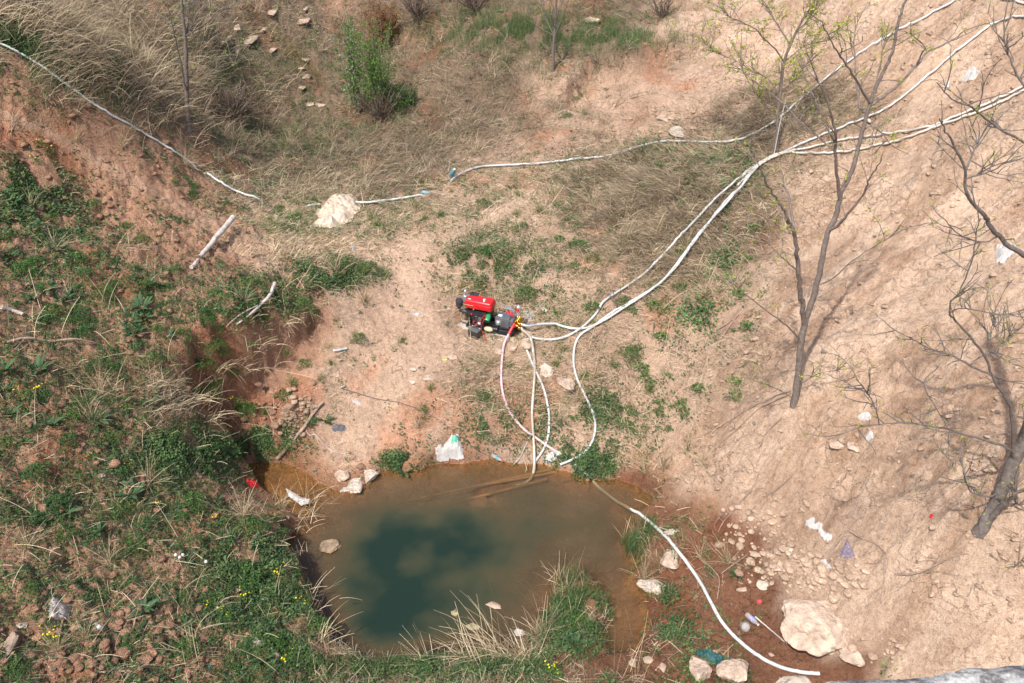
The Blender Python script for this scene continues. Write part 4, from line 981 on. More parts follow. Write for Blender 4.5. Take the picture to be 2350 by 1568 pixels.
log('stick', 'dark stick standing out of the wet soil above the hose', [(1655,1320),(1680,1303),(1711,1284)], .008, .005, M_TWIG, [.03,.05,.07])
log('stick', 'thin forked twig left of the dark stick in the wet soil', [(1645,1378),(1650,1338),(1638,1318),(1620,1300),(1598,1282)], .006, .003, M_TWIG, [.02,.05,.06,.06,.08])
log('stick', 'broken reddish stick on the sand beside the bank plants, the longer of two', [(1657,775),(1675,750),(1694,726)], .011, .007, M_TWIG, [.02,.03,.04])
log('stick', 'broken reddish stick crossing its longer neighbour on the sand', [(1648,757),(1666,748),(1680,738)], .008, .007, M_TWIG, [.02,.03,.04])
for k, (lab, uv) in enumerate([('dark dry branch hanging down the sand from the foot of the forked tree', [(1812,908),(1775,925),(1745,940),(1715,965),(1690,990),(1660,1015),(1632,1042)]),
      ('thin dry branch fanning left from the foot of the forked tree', [(1812,904),(1780,912),(1740,930),(1690,960),(1640,990),(1600,1005)]),
      ('curled dry twig lower down the sand below the forked tree', [(1792,965),(1770,985),(1752,1005),(1745,1025),(1738,1045)]),
      ('long twig lying on the sand above the mud edge', [(1740,1090),(1725,1125),(1700,1155),(1680,1180),(1660,1202),(1648,1222)]),
      ('straight twig on the sand, right of the long twig', [(1815,1098),(1790,1120),(1765,1138),(1740,1146)]),
      ('thin twig standing over the purple rag', [(1905,1270),(1935,1230),(1965,1198),(2010,1178)]),
      ('crooked dry twig at the centre of the lower sand', [(2020,1390),(2026,1350),(2028,1300),(2024,1262)]),
      ('arched dry twig low on the sand right of the boulder', [(2050,1325),(2100,1322),(2150,1300),(2200,1278),(2225,1276)]),
      ('dry tangle of twigs on the sand above the boulder', [(1946,1225),(1975,1240),(2010,1255),(2035,1285),(2030,1320)])]):
    fk = []
    for j in range(5):
        i = 1+j % (len(uv)-2); u, v = uv[i]; s = (-1)**j; rr = random.Random(k*10+j); fk.append([(u, v, .03), (u-14+rr.uniform(-12,12), v+10*s+rr.uniform(-5,8), .05), (u-30+rr.uniform(-25,20), v+18*s+14, .03), (u-48+rr.uniform(-25,30), v+26*s+22, .01)])
    log('dry_branch', lab, uv, .010, .004, M_TWIG, [.05]+[.04]*(len(uv)-2)+[.02], 'branch', 'dry cut branches lying on the sand slope', fk, 6)

# ------------------------------------------------------------------ trees
def tree_pts(uv, base, dy0, dy1, anchor=None):
    """points on an upright sheet through the tree, leaning dy0..dy1 in depth"""
    out = []; n_ = len(uv)
    for i, (u, v) in enumerate(uv):
        y = base.y+dy0+(dy1-dy0)*(i/(n_-1))**1.0
        xo = (u-1175)/FPX; yo = (v-784)/FPX; dy = CP-yo*SP; D = y/dy
        out.append((xo*D, y, CAM_H-D*(SP+yo*CP)))
    return out
def leaf_cluster(V, F, C, p, rr, n, size, col):
    for _ in range(n):
        d = Vector((rr.gauss(0, 1), rr.gauss(0, 1), rr.gauss(.2, .8))).normalized(); q = p+d*rr.uniform(.2, 1)*size*1.6
        a = Vector((rr.gauss(0, 1), rr.gauss(0, 1), rr.gauss(0, 1))).normalized(); b = a.cross(d)
        if b.length < .1: continue
        b.normalize(); L = size*rr.uniform(.6, 1.2); W = L*.38; o = len(V)
        V += [q-a*L/2, q+b*W/2, q+a*L/2, q-b*W/2]; F.append((o, o+1, o+2, o+3))
        k = rr.uniform(.7, 1.3); C += [tuple(c_*k for c_ in col)]*4
def make_tree(name, label, base_uv, trunk, branches, r0, mat, seed, twigs=0, leaf=None, leafn=0, leafsize=.03, rtop=.012, reach=(.15,.5), lean=0.0, brad=.45, twig_where=.3):
    """trunk: list of (u, v); branches: (list, start radius share, depth lean)"""
    rr = random.Random(seed); base = at(*base_uv); root = empty(name, base); tag(root, label, 'tree')
    tp = tree_pts(trunk, base, 0, lean); tp[0] = (base.x, base.y, base.z-.08); TP = spline(tp, 4); k = len(TP)
    rad = [r0*(1-.0*i)+(rtop-r0)*(i/(k-1))**.8 for i in range(k)]; rad[0] *= 1.25; rad[1] *= 1.1
    mb = MB(); loc = np.array(base); jig = np.array([[rr.gauss(0, r0*.08) for _ in range(3)] for _ in range(k)])
    mb.tube(TP-loc+jig, rad, 10); allb = [(TP-loc, rad)]
    for (uv, rs, dl) in branches:
        # start on the nearest existing point so the limb is joined
        b0 = tree_pts([uv[0]], base, 0, 0)[0] if False else None
        cand = None
        for (Q, rd) in allb:
            W = Q+loc; uu, vv_ = project(W[:, 0], W[:, 1], W[:, 2]); d = (uu-uv[0][0])**2+(vv_-uv[0][1])**2; i = int(d.argmin())
            if cand is None or d[i] < cand[0]: cand = (d[i], W[i], rd[i])
        y0 = cand[1][1]-base.y; joined = cand[0] < 900
        bp2 = tree_pts(uv, base, y0, y0+dl)
        if joined: bp2[0] = tuple(cand[1])
        BP = spline(bp2, 4); kk = len(BP); rs_ = min(rs, cand[2]*.9) if joined else rs
        BR = [rs_+(max(.0035, rs_*.18)-rs_)*(i/(kk-1)) for i in range(kk)]
        BP = BP+np.array([[rr.gauss(0, rs_*.25) for _ in range(3)] for _ in range(kk)]); BP[0] = bp2[0]
        mb.tube(BP-loc, BR, 7); allb.append((BP-loc, BR))
    LV, LF, LC = [], [], []
    for _ in range(twigs):
        Q, rd = allb[rr.randrange(len(allb))]; i = rr.randrange(int(len(Q)*twig_where), len(Q)); 
        if rd[i] > r0*.75: continue
        p = Vector(Q[i]); d = Vector(Q[min(i+1, len(Q)-1)]-Q[max(i-1, 0)]).normalized() if i > 0 else Vector((0,0,1))
        side = Vector((rr.gauss(0, 1), rr.gauss(0, 1), rr.gauss(.3, .7))).normalized(); dr = (d*.7+side*.9).normalized(); L = rr.uniform(*reach); pts = [p]
        for s_ in range(5):
            dr = (dr+Vector((rr.gauss(0, .16), rr.gauss(0, .16), rr.gauss(.03, .14)))).normalized(); pts.append(pts[-1]+dr*L/5)
            if rr.random() < .35:
                d2 = (dr+Vector((rr.gauss(0, .6), rr.gauss(0, .6), rr.gauss(.1, .5)))).normalized(); e2 = pts[-1]+d2*L*.3
                mb.tube([pts[-1], (pts[-1]+e2)/2+Vector((0,0,.01)), e2], [.004,.003,.002], 4)
                if leaf and rr.random() < .5: leaf_cluster(LV, LF, LC, e2, rr, leafn, leafsize, leaf)
        mb.tube(pts, [.0055,.005,.0042,.0035,.003,.002], 4)
        if leaf and rr.random() < .6: leaf_cluster(LV, LF, LC, pts[-1], rr, leafn, leafsize, leaf)
        if leaf and rr.random() < .4: leaf_cluster(LV, LF, LC, pts[3], rr, leafn, leafsize, leaf)
    mb.build('trunk', mat, root, sharp=80)
    if LV: link_mesh('leaves', np_mesh('leaves', np.array([tuple(v) for v in LV]), np.array(LF), np.array(LC)), M_PLANT, root)
    return root
YG = (.30,.34,.05)
make_tree('forked_tree', 'dark bare tree forking low on the sand slope with a few fresh yellow green leaves', (1825,921),
  [(1824,921),(1830,873),(1835,823),(1839,783),(1844,753),(1850,729),(1865,689),(1874,656),(1882,619),(1892,566),(1902,529),(1917,500),(1925,467),(1934,433),(1954,393),(1967,350),(1980,300),(1989,260),(1997,237),(2004,217),(2017,187),(2034,150),(2049,117),(2057,73),(2067,33),(2080,0),(2100,-60)],
  [([(1843,745),(1840,703),(1834,669),(1832,623),(1829,579),(1824,539),(1814,518),(1807,507),(1797,477),(1784,457),(1764,430),(1750,400),(1740,377)], .032, -.7),
   ([(1824,539),(1820,510),(1814,473),(1804,433),(1794,400),(1789,367)], .018, .5),
   ([(1927,455),(1920,400),(1917,333),(1917,300),(1900,240),(1880,190),(1854,123)], .020, -.5),
   ([(1917,340),(1887,270),(1870,228),(1857,200),(1834,143)], .010, .3),
   ([(1989,262),(1974,247),(1967,200),(1962,150),(1960,100),(1964,63)], .016, .5),
   ([(1997,237),(1977,207),(1954,167),(1934,137),(1914,107),(1897,73),(1884,50)], .014, -.5),
   ([(1997,240),(2034,217),(2067,190),(2104,150),(2124,123),(2164,103),(2194,87),(2220,68),(2300,43)], .020, .6),
   ([(2104,150),(2117,120),(2122,108),(2097,83),(2077,73)], .009, -.3),
   ([(2004,217),(2017,160),(2027,113),(2034,83)], .010, .4),
   ([(1902,530),(1925,515),(1944,493),(1980,447),(1994,417),(2014,383),(2030,353)], .020, -.6),
   ([(1980,295),(2000,290),(2027,310),(2044,333)], .006, .2),
   ([(1917,345),(1884,320),(1834,277),(1800,240),(1750,200),(1707,167),(1677,143)], .010, .8),
   ([(1882,657),(1900,646),(1927,626),(1950,603),(2000,569),(2040,546),(2080,523)], .009, -.5),
   ([(1830,622),(1800,596),(1767,563),(1717,523)], .008, -.4),
   ([(1838,785),(1820,762),(1800,743),(1767,719),(1727,689),(1684,653),(1650,633)], .011, -.5),
   ([(1831,892),(1857,869),(1884,856),(1920,851)], .006, -.2),
   ([(1826,916),(1784,893),(1752,881)], .007, -.2)], .046, M_BARK, 4, 120, YG, 7, .035, .010, (.12,.4), .15)
make_tree('leafy_sapling', 'slender young tree behind the hoses with sprays of small yellow green leaves', (1781,352),
  [(1781,352),(1784,310),(1784,267),(1790,217),(1794,177),(1799,143),(1814,103),(1827,73),(1844,43),(1860,20),(1870,0),(1885,-40)],
  [([(1814,103),(1797,77),(1780,50),(1764,27),(1747,0),(1735,-25)], .016, .5),([(1797,145),(1780,113),(1754,90),(1734,67),(1700,50),(1670,37),(1647,7)], .014, -.6),
   ([(1799,140),(1830,118),(1860,100),(1900,92),(1940,60)], .010, .5),([(1827,73),(1850,50),(1872,20),(1880,-20)], .010, -.4),([(1790,215),(1760,180),(1720,160),(1690,140),(1640,118),(1600,78)], .010, .6),
   ([(1790,215),(1820,185),(1850,150),(1870,120)], .010, -.6),([(1784,265),(1750,235),(1720,190),(1700,150)], .008, -.3)], .038, M_BARK, 12, 220, YG, 11, .045, .012, (.2,.55), .1, twig_where=.25)
make_tree('leaning_tree', 'thick barked tree leaning out of the right edge with a net of bare branches', (2254,1212),
  [(2254,1212),(2266,1190),(2274,1178),(2297,1128),(2317,1085),(2334,1045),(2352,1000),(2378,900),(2400,800),(2420,650),(2440,500),(2455,300)],
  [([(2262,1196),(2294,1168),(2320,1142),(2350,1126),(2390,1115)], .035, -.3),
   ([(2334,1050),(2330,1112),(2334,1178),(2314,1232),(2294,1285),(2264,1342),(2254,1362),(2247,1412),(2237,1478)], .016, -.5),
   ([(2264,1342),(2300,1330),(2330,1300),(2360,1270)], .010, -.3),
   ([(2324,1060),(2324,1020),(2324,989),(2319,933),(2300,903),(2277,863),(2260,819),(2230,779),(2194,736),(2180,719),(2185,690),(2200,673),(2229,603),(2240,539),(2250,500)], .016, -.5),
   ([(2330,1045),(2310,1028),(2280,1016),(2234,1003),(2177,986),(2134,978),(2080,971),(2017,974),(1967,983),(1900,1008)], .014, -.6),
   ([(2277,866),(2225,838),(2184,816),(2134,801),(2094,779),(2054,758)], .010, -.2),([(2225,838),(2250,819),(2284,803),(2317,773),(2350,745)], .008, .3),
   ([(2277,863),(2300,872),(2330,876),(2370,876)], .010, .2),([(2180,719),(2200,708),(2240,712),(2300,722),(2350,712)], .006, .3),
   ([(2155,840),(2120,880),(2150,940),(2180,990)], .005, -.1),([(2017,974),(2010,940),(1990,900),(1965,870)], .006, -.3),([(2260,819),(2270,780),(2285,740)], .007, .2),
   ([(2415,700),(2390,620),(2350,586),(2310,559),(2274,523),(2260,493),(2234,467),(2217,437),(2215,387),(2187,330),(2164,293),(2155,270)], .026, -.4),
   ([(2215,387),(2237,343),(2264,290)], .009, .3),([(2217,412),(2250,400),(2290,385),(2330,350)], .007, -.2),([(2290,550),(2260,555),(2220,548),(2185,525),(2170,505)], .007, -.2),
   ([(2430,450),(2400,360),(2350,327),(2300,300),(2250,263),(2230,247),(2184,227),(2150,190)], .013, -.3),
   ([(2440,400),(2400,280),(2350,200),(2324,147),(2307,100),(2305,50),(2314,0)], .012, .2),
   ([(2297,1128),(2270,1140),(2230,1130),(2215,1100),(2212,1085)], .010, -.3),([(2234,1003),(2200,1040),(2170,1080)], .005, -.2),([(2320,940),(2345,960),(2370,950)], .008, -.1)],
  .068, M_BARK2, 21, 240, YG, 4, .026, .05, (.12,.42), .3)
make_tree('bare_tree', 'thin bare tree standing in the dry grass of the upper left', (433,296),
  [(433,296),(429,240),(429,200),(427,133),(425,83),(419,33),(417,0),(413,-60)],
  [([(431,210),(424,190),(412,133),(404,95),(397,67),(383,0),(378,-40)], .020, -.5),([(426,100),(431,60),(430,33),(424,0),(422,-30)], .014, .4),([(427,82),(440,60),(450,43),(477,7),(495,-20)], .012, .4),
   ([(427,84),(467,57),(517,20),(567,0),(600,-20)], .010, -.4),([(424,84),(383,50),(350,23),(323,0),(300,-20)], .010, .3),([(433,212),(447,203),(483,170),(527,123),(560,108)], .009, -.5),([(483,170),(510,162),(545,145)], .005, -.2)],
  .045, M_BARK2, 31, 40, (.22,.30,.06), 4, .05, .02, (.2,.6), .1)
make_tree('bare_sapling', 'thin bare sapling on the grassy mound at the top centre', (1269,163),
  [(1269,163),(1270,117),(1272,83),(1274,55),(1275,33),(1277,0),(1279,-40)],
  [([(1272,80),(1253,43),(1247,20),(1247,0),(1244,-25)], .016, .3),([(1272,84),(1287,50),(1296,25),(1304,0),(1312,-20)], .014, -.3),([(1271,84),(1244,67),(1230,50),(1217,30),(1208,12)], .010, .3),([(1274,60),(1282,30),(1288,5),(1290,-20)], .010, .4),([(1273,66),(1263,30),(1262,0)], .009, -.3)],
  .034, M_BARK2, 33, 30, None, 0, .03, .014, (.2,.6), .1)
make_tree('seedling', 'tiny bare seedling among the hoses right of the pump', (1417,708),
  [(1417,712),(1415,700),(1412,688),(1408,672),(1404,655)],[([(1415,700),(1405,684),(1396,672),(1388,660)], .006, .1),([(1414,694),(1420,680),(1424,668),(1422,655)], .006, -.1)], .009, M_BARK, 35, 8, (.2,.3,.06), 4, .03, .004, (.05,.12))
# leafy shrubs beyond the saddle
def shrub(name, label, u, vbase, height_m, half, nst, leafcol, nl, lsize, seed, flo=.1, stemmat=None, pw=1.0, col2=None):
    rr = random.Random(seed); base = at(u, vbase); root = empty(name, base); tag(root, label, 'shrub'); st = MB(); LV, LF, LC = [], [], []
    for s_ in range(nst):
        a = rr.uniform(0, 2*math.pi); sp = half*rr.uniform(.1, 1); hh = height_m*rr.uniform(.55, 1); P = []
        for i in range(7):
            t_ = i/6; P.append(Vector((math.cos(a)*sp*t_**.8, math.sin(a)*sp*t_**.8, hh*t_))+Vector((rr.gauss(0,.02), rr.gauss(0,.02), 0)))
        st.tube(P, [.014*(1-.8*i/6)+.003 for i in range(7)], 5)
        for _ in range(nl//nst):
            t_ = flo+(1-flo)*rr.random()**pw; i = min(int(t_*6), 5); p = P[i].lerp(P[i+1], t_*6-i)
            q = p+Vector((rr.gauss(0, 1), rr.gauss(0, 1), rr.gauss(0, .7)))*half*.22*(1.3-t_)
            cc = leafcol if (col2 is None or rr.random() < .75) else col2
            leaf_cluster(LV, LF, LC, q, rr, 4, lsize, cc)
    st.build('stems', stemmat or M_BARK, root); link_mesh('foliage', np_mesh('foliage', np.array([tuple(v) for v in LV]), np.array(LF), np.array(LC)), M_PLANT, root); return root
shrub('poplar_sapling', 'slim upright leafy sapling, the tallest green one in the far valley', 822, 262, 2.4, .34, 8, (.14,.23,.06), 950, .055, 41, .1, None, .9, (.30,.38,.24))
shrub('leafy_bush', 'bushy green young tree right of the slim sapling in the far valley', 866, 262, 2.0, .62, 22, (.13,.23,.05), 1900, .05, 42, .22, None, 1.0, (.08,.16,.035))
shrub('low_bush', 'low dark green bush at the foot of the bushy young tree', 915, 256, .62, .5, 12, (.06,.13,.03), 650, .055, 43, .2)
shrub('rusty_bush', 'rust brown feathery bush behind the green young tree', 880, 118, 1.25, .5, 14, (.24,.125,.05), 900, .05, 44, .15)
shrub('rusty_bush', 'small rust brown bush at the very top left of the red scar', 905, 88, .8, .3, 7, (.24,.12,.045), 300, .05, 45, .15)
shrub('dry_bush', 'dead brown brushwood at the top edge above the sand', 1520, 42, .9, .5, 16, (.16,.10,.06), 260, .03, 46, .2)
shrub('dry_bush', 'dark brown dead brush tangled at the foot of the leafy saplings', 878, 272, .75, .7, 40, (.13,.085,.055), 900, .035, 47, .1)
shrub('dry_bush', 'dark brown dead brush in the hollow right of the bare tree', 525, 275, .8, .9, 50, (.12,.085,.055), 1200, .035, 48, .1)
shrub('dry_bush', 'reddish brown dead weeds at the top edge, right of the saplings', 960, 38, .9, .8, 30, (.20,.13,.09), 700, .04, 49, .1)
shrub('dry_bush', 'reddish brown dead weeds at the top edge above the mound', 1090, 22, .8, .9, 30, (.20,.13,.09), 700, .04, 50, .1)
# the parapet under the viewer
def conc():
    m, nt, b = newmat('lichen_concrete'); n1 = noise(nt, 30, 6, .7); n2 = noise(nt, 140, 4, .7)
    r = ramp(nt, n1.outputs[0], [(.36, (.07,.07,.07)), (.47, (.22,.21,.20)), (.56, (.48,.46,.43)), (.7, (.60,.58,.55))])
    c_ = mul(nt, r.outputs[0], ramp(nt, n2.outputs[0], [(.35, (.6,.6,.6)), (.6, (1.1,1.1,1.1))]).outputs[0]); nt.links.new(c_, b.inputs['Base Color'])
    b.inputs['Roughness'].default_value = .95; bump(nt, b, n1.outputs[0], .01, .8); return m
from mathutils import noise as mn
pe0 = unproj(1862, 1571, 7.9); pe1 = unproj(2350, 1513, 7.9)
dx_, dy_ = pe1[0]-pe0[0], pe1[1]-pe0[1]; ang = math.atan2(dy_, dx_); bm = bmesh.new(); nx, ny, nz_ = 360, 12, 12
mbp = MB(); V = []; L_ = 3.0
prof = [(-.45,-.02)]+[(-.02-.43*(1-i/6), 0) for i in range(1, 7)]+[(0,-.012)]+[(.004,-.05-.06*i) for i in range(6)]
for i in range(nx+1):
    x = -L_/2+L_*i/nx
    for (y, z) in prof: V.append((x, y+.010*mn.fractal(Vector((x*9, y*9, z*9)), 1, 2, 4), z+.006*mn.fractal(Vector((x*14, y*14, 3+z*9)), 1, 2, 4)))
k = len(prof); Fp = [(i*k+q, (i+1)*k+q, (i+1)*k+q+1, i*k+q+1) for i in range(nx) for q in range(k-1)]
mbp.add(V, Fp); par = mbp.build('parapet', conc(), None, (pe0[0], pe0[1], 7.9), sharp=60); par.rotation_euler = (0, 0, ang)
tag(par, 'lichen spotted grey concrete parapet edge cutting the bottom right corner', 'parapet')
# ------------------------------------------------------------------ vegetation
def ribbons(B, az, t0, L, bend, wd, col, seg=3, tip=.25, flatk=.5):
    """curved tapering blades; B (n,3) roots"""
    n = len(B); P = np.array(B, float).copy(); V = np.zeros((n, seg+1, 2, 3)); rv = rng.normal(size=(n, 3)); rv[:, 2] *= flatk
    for i in range(seg+1):
        th = t0+bend*(i/seg); d = np.stack([np.cos(az)*np.sin(th), np.sin(az)*np.sin(th), np.cos(th)], 1)
        wv = np.cross(d, rv); wv /= np.linalg.norm(wv, axis=1)[:, None]+1e-9
        ww = (wd*(1-(1-tip)*(i/seg)))[:, None]*.5
        V[:, i, 0] = P-wv*ww; V[:, i, 1] = P+wv*ww; P = P+d*(L/seg)[:, None]
    V = V.reshape(-1, 3); k = 2*(seg+1); o = (np.arange(n)*k)[:, None, None]
    f = np.array([[2*i, 2*i+1, 2*i+3, 2*i+2] for i in range(seg)])[None]
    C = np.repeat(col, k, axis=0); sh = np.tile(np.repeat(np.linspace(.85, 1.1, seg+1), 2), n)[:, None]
    return V, (o+f).reshape(-1, 4), C*sh
def leafquads(P, size, col, up=.6, asp=.45):
    n = len(P); d = rng.normal(size=(n, 3)); d[:, 2] = np.abs(d[:, 2])*up*.6; d /= np.linalg.norm(d, axis=1)[:, None]
    nn_ = rng.normal(size=(n, 3)); nn_[:, 2] = np.abs(nn_[:, 2])+up*1.6; b = np.cross(d, nn_); b /= np.linalg.norm(b, axis=1)[:, None]+1e-9
    L = size[:, None]; W = L*asp
    V = np.stack([P-d*L*.5, P+b*W*.5, P+d*L*.5, P-b*W*.5], 1).reshape(-1, 3)
    return V, np.arange(4*n).reshape(-1, 4), np.repeat(col, 4, axis=0)
def joinm(parts):
    V, F_, C = [], [], []; o = 0
    for v, f, c_ in parts: V.append(v); F_.append(f+o); C.append(c_); o += len(v)
    return np.vstack(V), np.vstack(F_), np.vstack(C)
def cands(n, tmin=.03, tmax=.74):
    s = rng.uniform(-1, 1, n); t = rng.uniform(tmin, tmax, n); y = Y0*np.exp(LR*t); x = s*wid(y); z = height(x, y)
    u, v = project(x, y, z); ju, jv = jit(x, y, 34); return x, y, z, u+ju, v+jv, u, v
def inwater(x, y): return np.minimum(poly_sd(x, y, sx, sy), (poly_sd(x, y, gx, gy)-.1)*2)
def pickc(n, M, power=1.0, seed=0, clump=.6, water_ok=False, thr=None):
    x, y, z, u, v, u0, v0 = cands(n); d = look(M, u, v)**power
    cl = fbm(x*1.9, y*1.9, 3, 80+seed); d = d*np.clip(1+clump*cl*2.2, 0, 2.2)
    k = rng.random(n) < d
    if not water_ok: k &= (inwater(x, y) > .02) & (rng.random(n) > on_path(u0, v0)*.97)
    k &= z > -.03
    return x[k], y[k], z[k], u0[k], v0[k]
STRAW = np.array([(.52,.42,.28),(.43,.335,.22),(.34,.26,.175),(.62,.51,.35),(.26,.20,.14)])
GRN = np.array([(.085,.15,.045),(.062,.115,.042),(.12,.185,.06),(.07,.13,.065),(.14,.185,.07),(.050,.10,.038)])
def cvar(base, n, k=.18): 
    i = rng.integers(0, len(base), n); return base[i]*rng.uniform(1-k, 1+k, (n, 1))
def tall_at(u, v):
    """length of the dead grass by place"""
    a = .16+.30*sstep(430, 250, v)*sstep(1150, 300, u)+.16*sstep(420, 200, v)+.10*blob(u, v, 1500, 430, 200, 140)+.06*sstep(700, 1500, v)*sstep(800, 500, u)
    return a
# tussocks of dead grass
x, y, z, u, v = pickc(15000, DR, 1.35, 1, .7)
nt_ = len(x); per = (9+14*look(DR, u, v)).astype(int); ti = np.repeat(np.arange(nt_), per); n = len(ti)
Lb = tall_at(u, v); azt = rng.uniform(0, 2*np.pi, nt_)*.6+fbm(x*.8, y*.8, 3, 91)*3.5; colt = cvar(STRAW, nt_, .15); tone = np.clip(1+.35*fbm(x*.9, y*.9, 3, 90), .55, 1.4); colt = colt*tone[:, None]
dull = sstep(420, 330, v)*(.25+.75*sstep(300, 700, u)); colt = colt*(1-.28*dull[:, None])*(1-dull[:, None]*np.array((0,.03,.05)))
B = np.stack([x[ti]+rng.normal(0, .05, n), y[ti]+rng.normal(0, .05, n), z[ti]-.01], 1)
az = azt[ti]+rng.normal(0, 1.1, n); Ln = Lb[ti]*rng.uniform(.4, 1.25, n); 
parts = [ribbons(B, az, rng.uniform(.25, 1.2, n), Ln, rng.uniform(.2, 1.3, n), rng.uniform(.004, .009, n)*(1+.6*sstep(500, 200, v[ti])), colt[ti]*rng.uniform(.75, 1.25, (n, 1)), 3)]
# straw litter lying flat
x, y, z, u, v = pickc(210000, DR, 1.0, 2, .8); n = len(x)
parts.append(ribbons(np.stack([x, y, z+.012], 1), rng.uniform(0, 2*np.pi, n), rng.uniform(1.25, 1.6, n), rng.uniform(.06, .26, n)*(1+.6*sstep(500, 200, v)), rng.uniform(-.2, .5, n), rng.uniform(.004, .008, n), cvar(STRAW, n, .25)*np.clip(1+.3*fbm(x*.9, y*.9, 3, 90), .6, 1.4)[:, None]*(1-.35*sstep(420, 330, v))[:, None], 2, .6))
# mats of combed-down straw: the bank under the hoses, the saddle path, the upper left
for (cu, cv, ru, rv, num, az0, L0, lt) in [(1500,430,180,110,15000,-2.1,.34,.92),(1540,540,140,95,8000,-2.2,.3,1.0),(1430,450,140,90,3000,-2.0,.36,.7),(1400,600,110,90,2500,-2.0,.2,1.0),(1720,300,110,70,2600,-1.9,.3,.9),(1280,800,120,160,1500,-2,.14,1.1),(700,575,130,28,3000,.1,.18,1.35),(1860,240,150,60,2600,-.5,.38,.85),(250,120,240,110,3000,-.2,.7,1.0),(120,60,160,80,1700,.2,.65,1.1),
      (480,210,200,100,2000,-.6,.6,1.0),(900,360,180,60,2400,-.2,.5,.75),(1100,300,160,80,1800,-.4,.4,.8),(760,430,160,40,1800,.1,.35,1.0),(1080,870,60,40,700,-.5,.16,1.0),(400,900,70,60,350,-.8,.3,1.0),(360,930,60,40,200,-.3,.35,1.1),(1400,880,60,120,900,-1.9,.2,.9),(1660,260,90,50,700,-1.5,.25,.8)]:
    uu = rng.normal(cu, ru*.55, num); vv_ = rng.normal(cv, rv*.55, num); p = hit(uu, vv_); cl = (fbm(p[:, 0]*2.5, p[:, 1]*2.5, 2, 95) > -.3) & (inwater(p[:, 0], p[:, 1]) > 0); p = p[cl]; n = len(p)
    cc = cvar(STRAW, n, .32)*lt*.9
    parts.append(ribbons(p+np.array((0, 0, .01)), az0+fbm(p[:, 0]*1.4, p[:, 1]*1.4, 3, 93)*2.2+rng.normal(0, .75, n), rng.uniform(.45, 1.3, n), L0*rng.uniform(.3, 1.2, n), rng.uniform(.1, 1.5, n), rng.uniform(.004, .011, n), cc, 4))
# straw trodden into the saddle
for (cu, cv, ru, rv, num) in [(900,520,330,50,9000),(1250,430,260,60,6000),(640,500,140,50,3500),(1150,640,160,110,4500),(1300,760,200,160,4500),(700,860,160,160,2500),(1150,900,120,90,3000),(600,60,500,90,5000)]:
    p = hit(rng.normal(cu, ru*.55, num), rng.normal(cv, rv*.55, num)); up_, vp_ = project(p[:, 0], p[:, 1], p[:, 2]); p = p[(fbm(p[:, 0]*2.2, p[:, 1]*2.2, 3, 131) > -.12) & (p[:, 2] > .02) & (on_path(up_, vp_)*.8 < rng.random(len(p))) & (inwater(p[:, 0], p[:, 1]) > 0)]; n = len(p)
    parts.append(ribbons(p+np.array((0, 0, .012)), rng.uniform(0, 6.28, n), rng.uniform(.9, 1.6, n), rng.uniform(.05, .2, n), rng.uniform(-.1, .8, n), rng.uniform(.004, .007, n), cvar(STRAW[[0,1,3]], n, .2)*1.05, 2, .5))
# lone long stems
p = hit(rng.uniform(0, 760, 380), rng.uniform(560, 1560, 380)); p2 = hit(rng.uniform(1000, 1650, 300), rng.uniform(380, 1050, 300)); p = np.vstack([p, p2]); p = p[p[:, 2] > .03]; n = len(p)
parts.append(ribbons(p, rng.uniform(0, 6.28, n), rng.uniform(.1, 1.5, n), rng.uniform(.2, .65, n), rng.uniform(.0, 1.6, n), rng.uniform(.005, .009, n), cvar(STRAW[[0,3]], n, .15)*1.1, 6, .4))
V, F_, C = joinm(parts)
o = link_mesh('dry_grass', np_mesh('dry_grass', V, F_, np.clip(C, 0, 1)), M_STRAW); tag(o, 'dead straw coloured grass and litter over the slopes', 'dry grass', kind='stuff')
# green ground cover: leafy patches and short grass
x, y, z, u, v = pickc(46000, GR, 1.0, 3, .9); nc = len(x)
rad = rng.uniform(.02, .11, nc)*(1+.5*look(GR, u, v)); per = (6+rad*150).astype(int); ti = np.repeat(np.arange(nc), per); n = len(ti)
a = rng.uniform(0, 2*np.pi, n); q = np.sqrt(rng.random(n))*rad[ti]; px, py = x[ti]+np.cos(a)*q, y[ti]+np.sin(a)*q
hh = .015+rng.random(n)*.55*np.maximum(rad[ti]-q*.6, .01); pz_ = height(px, py)+hh
gc = cvar(GRN, nc, .25); gc = gc*(1-.05*sstep(700, 500, u)*sstep(380, 480, v))[:, None]*(1+.5*sstep(900, 1400, u)[:, None]*np.array((.5,.25,.3)))
parts = [leafquads(np.stack([px, py, pz_], 1), rng.uniform(.018, .05, n), gc[ti]*rng.uniform(.7, 1.35, (n, 1)))]
x, y, z, u, v = pickc(80000, GR, .9, 4, .9); n0 = len(x); ti = np.repeat(np.arange(n0), 3); n = len(ti)
B = np.stack([x[ti]+rng.normal(0, .02, n), y[ti]+rng.normal(0, .02, n), z[ti]-.005], 1); far_ = sstep(430, 250, v)[ti]
parts.append(ribbons(B, rng.uniform(0, 2*np.pi, n), rng.uniform(.0, .9, n), rng.uniform(.05, .15, n)*(1+1.2*far_), rng.uniform(.2, 1.2, n), rng.uniform(.004, .008, n), (cvar(GRN*1.25, n0, .25)*np.array((1.15,1.05,1)))[ti]*(1+.25*far_[:, None]), 2))
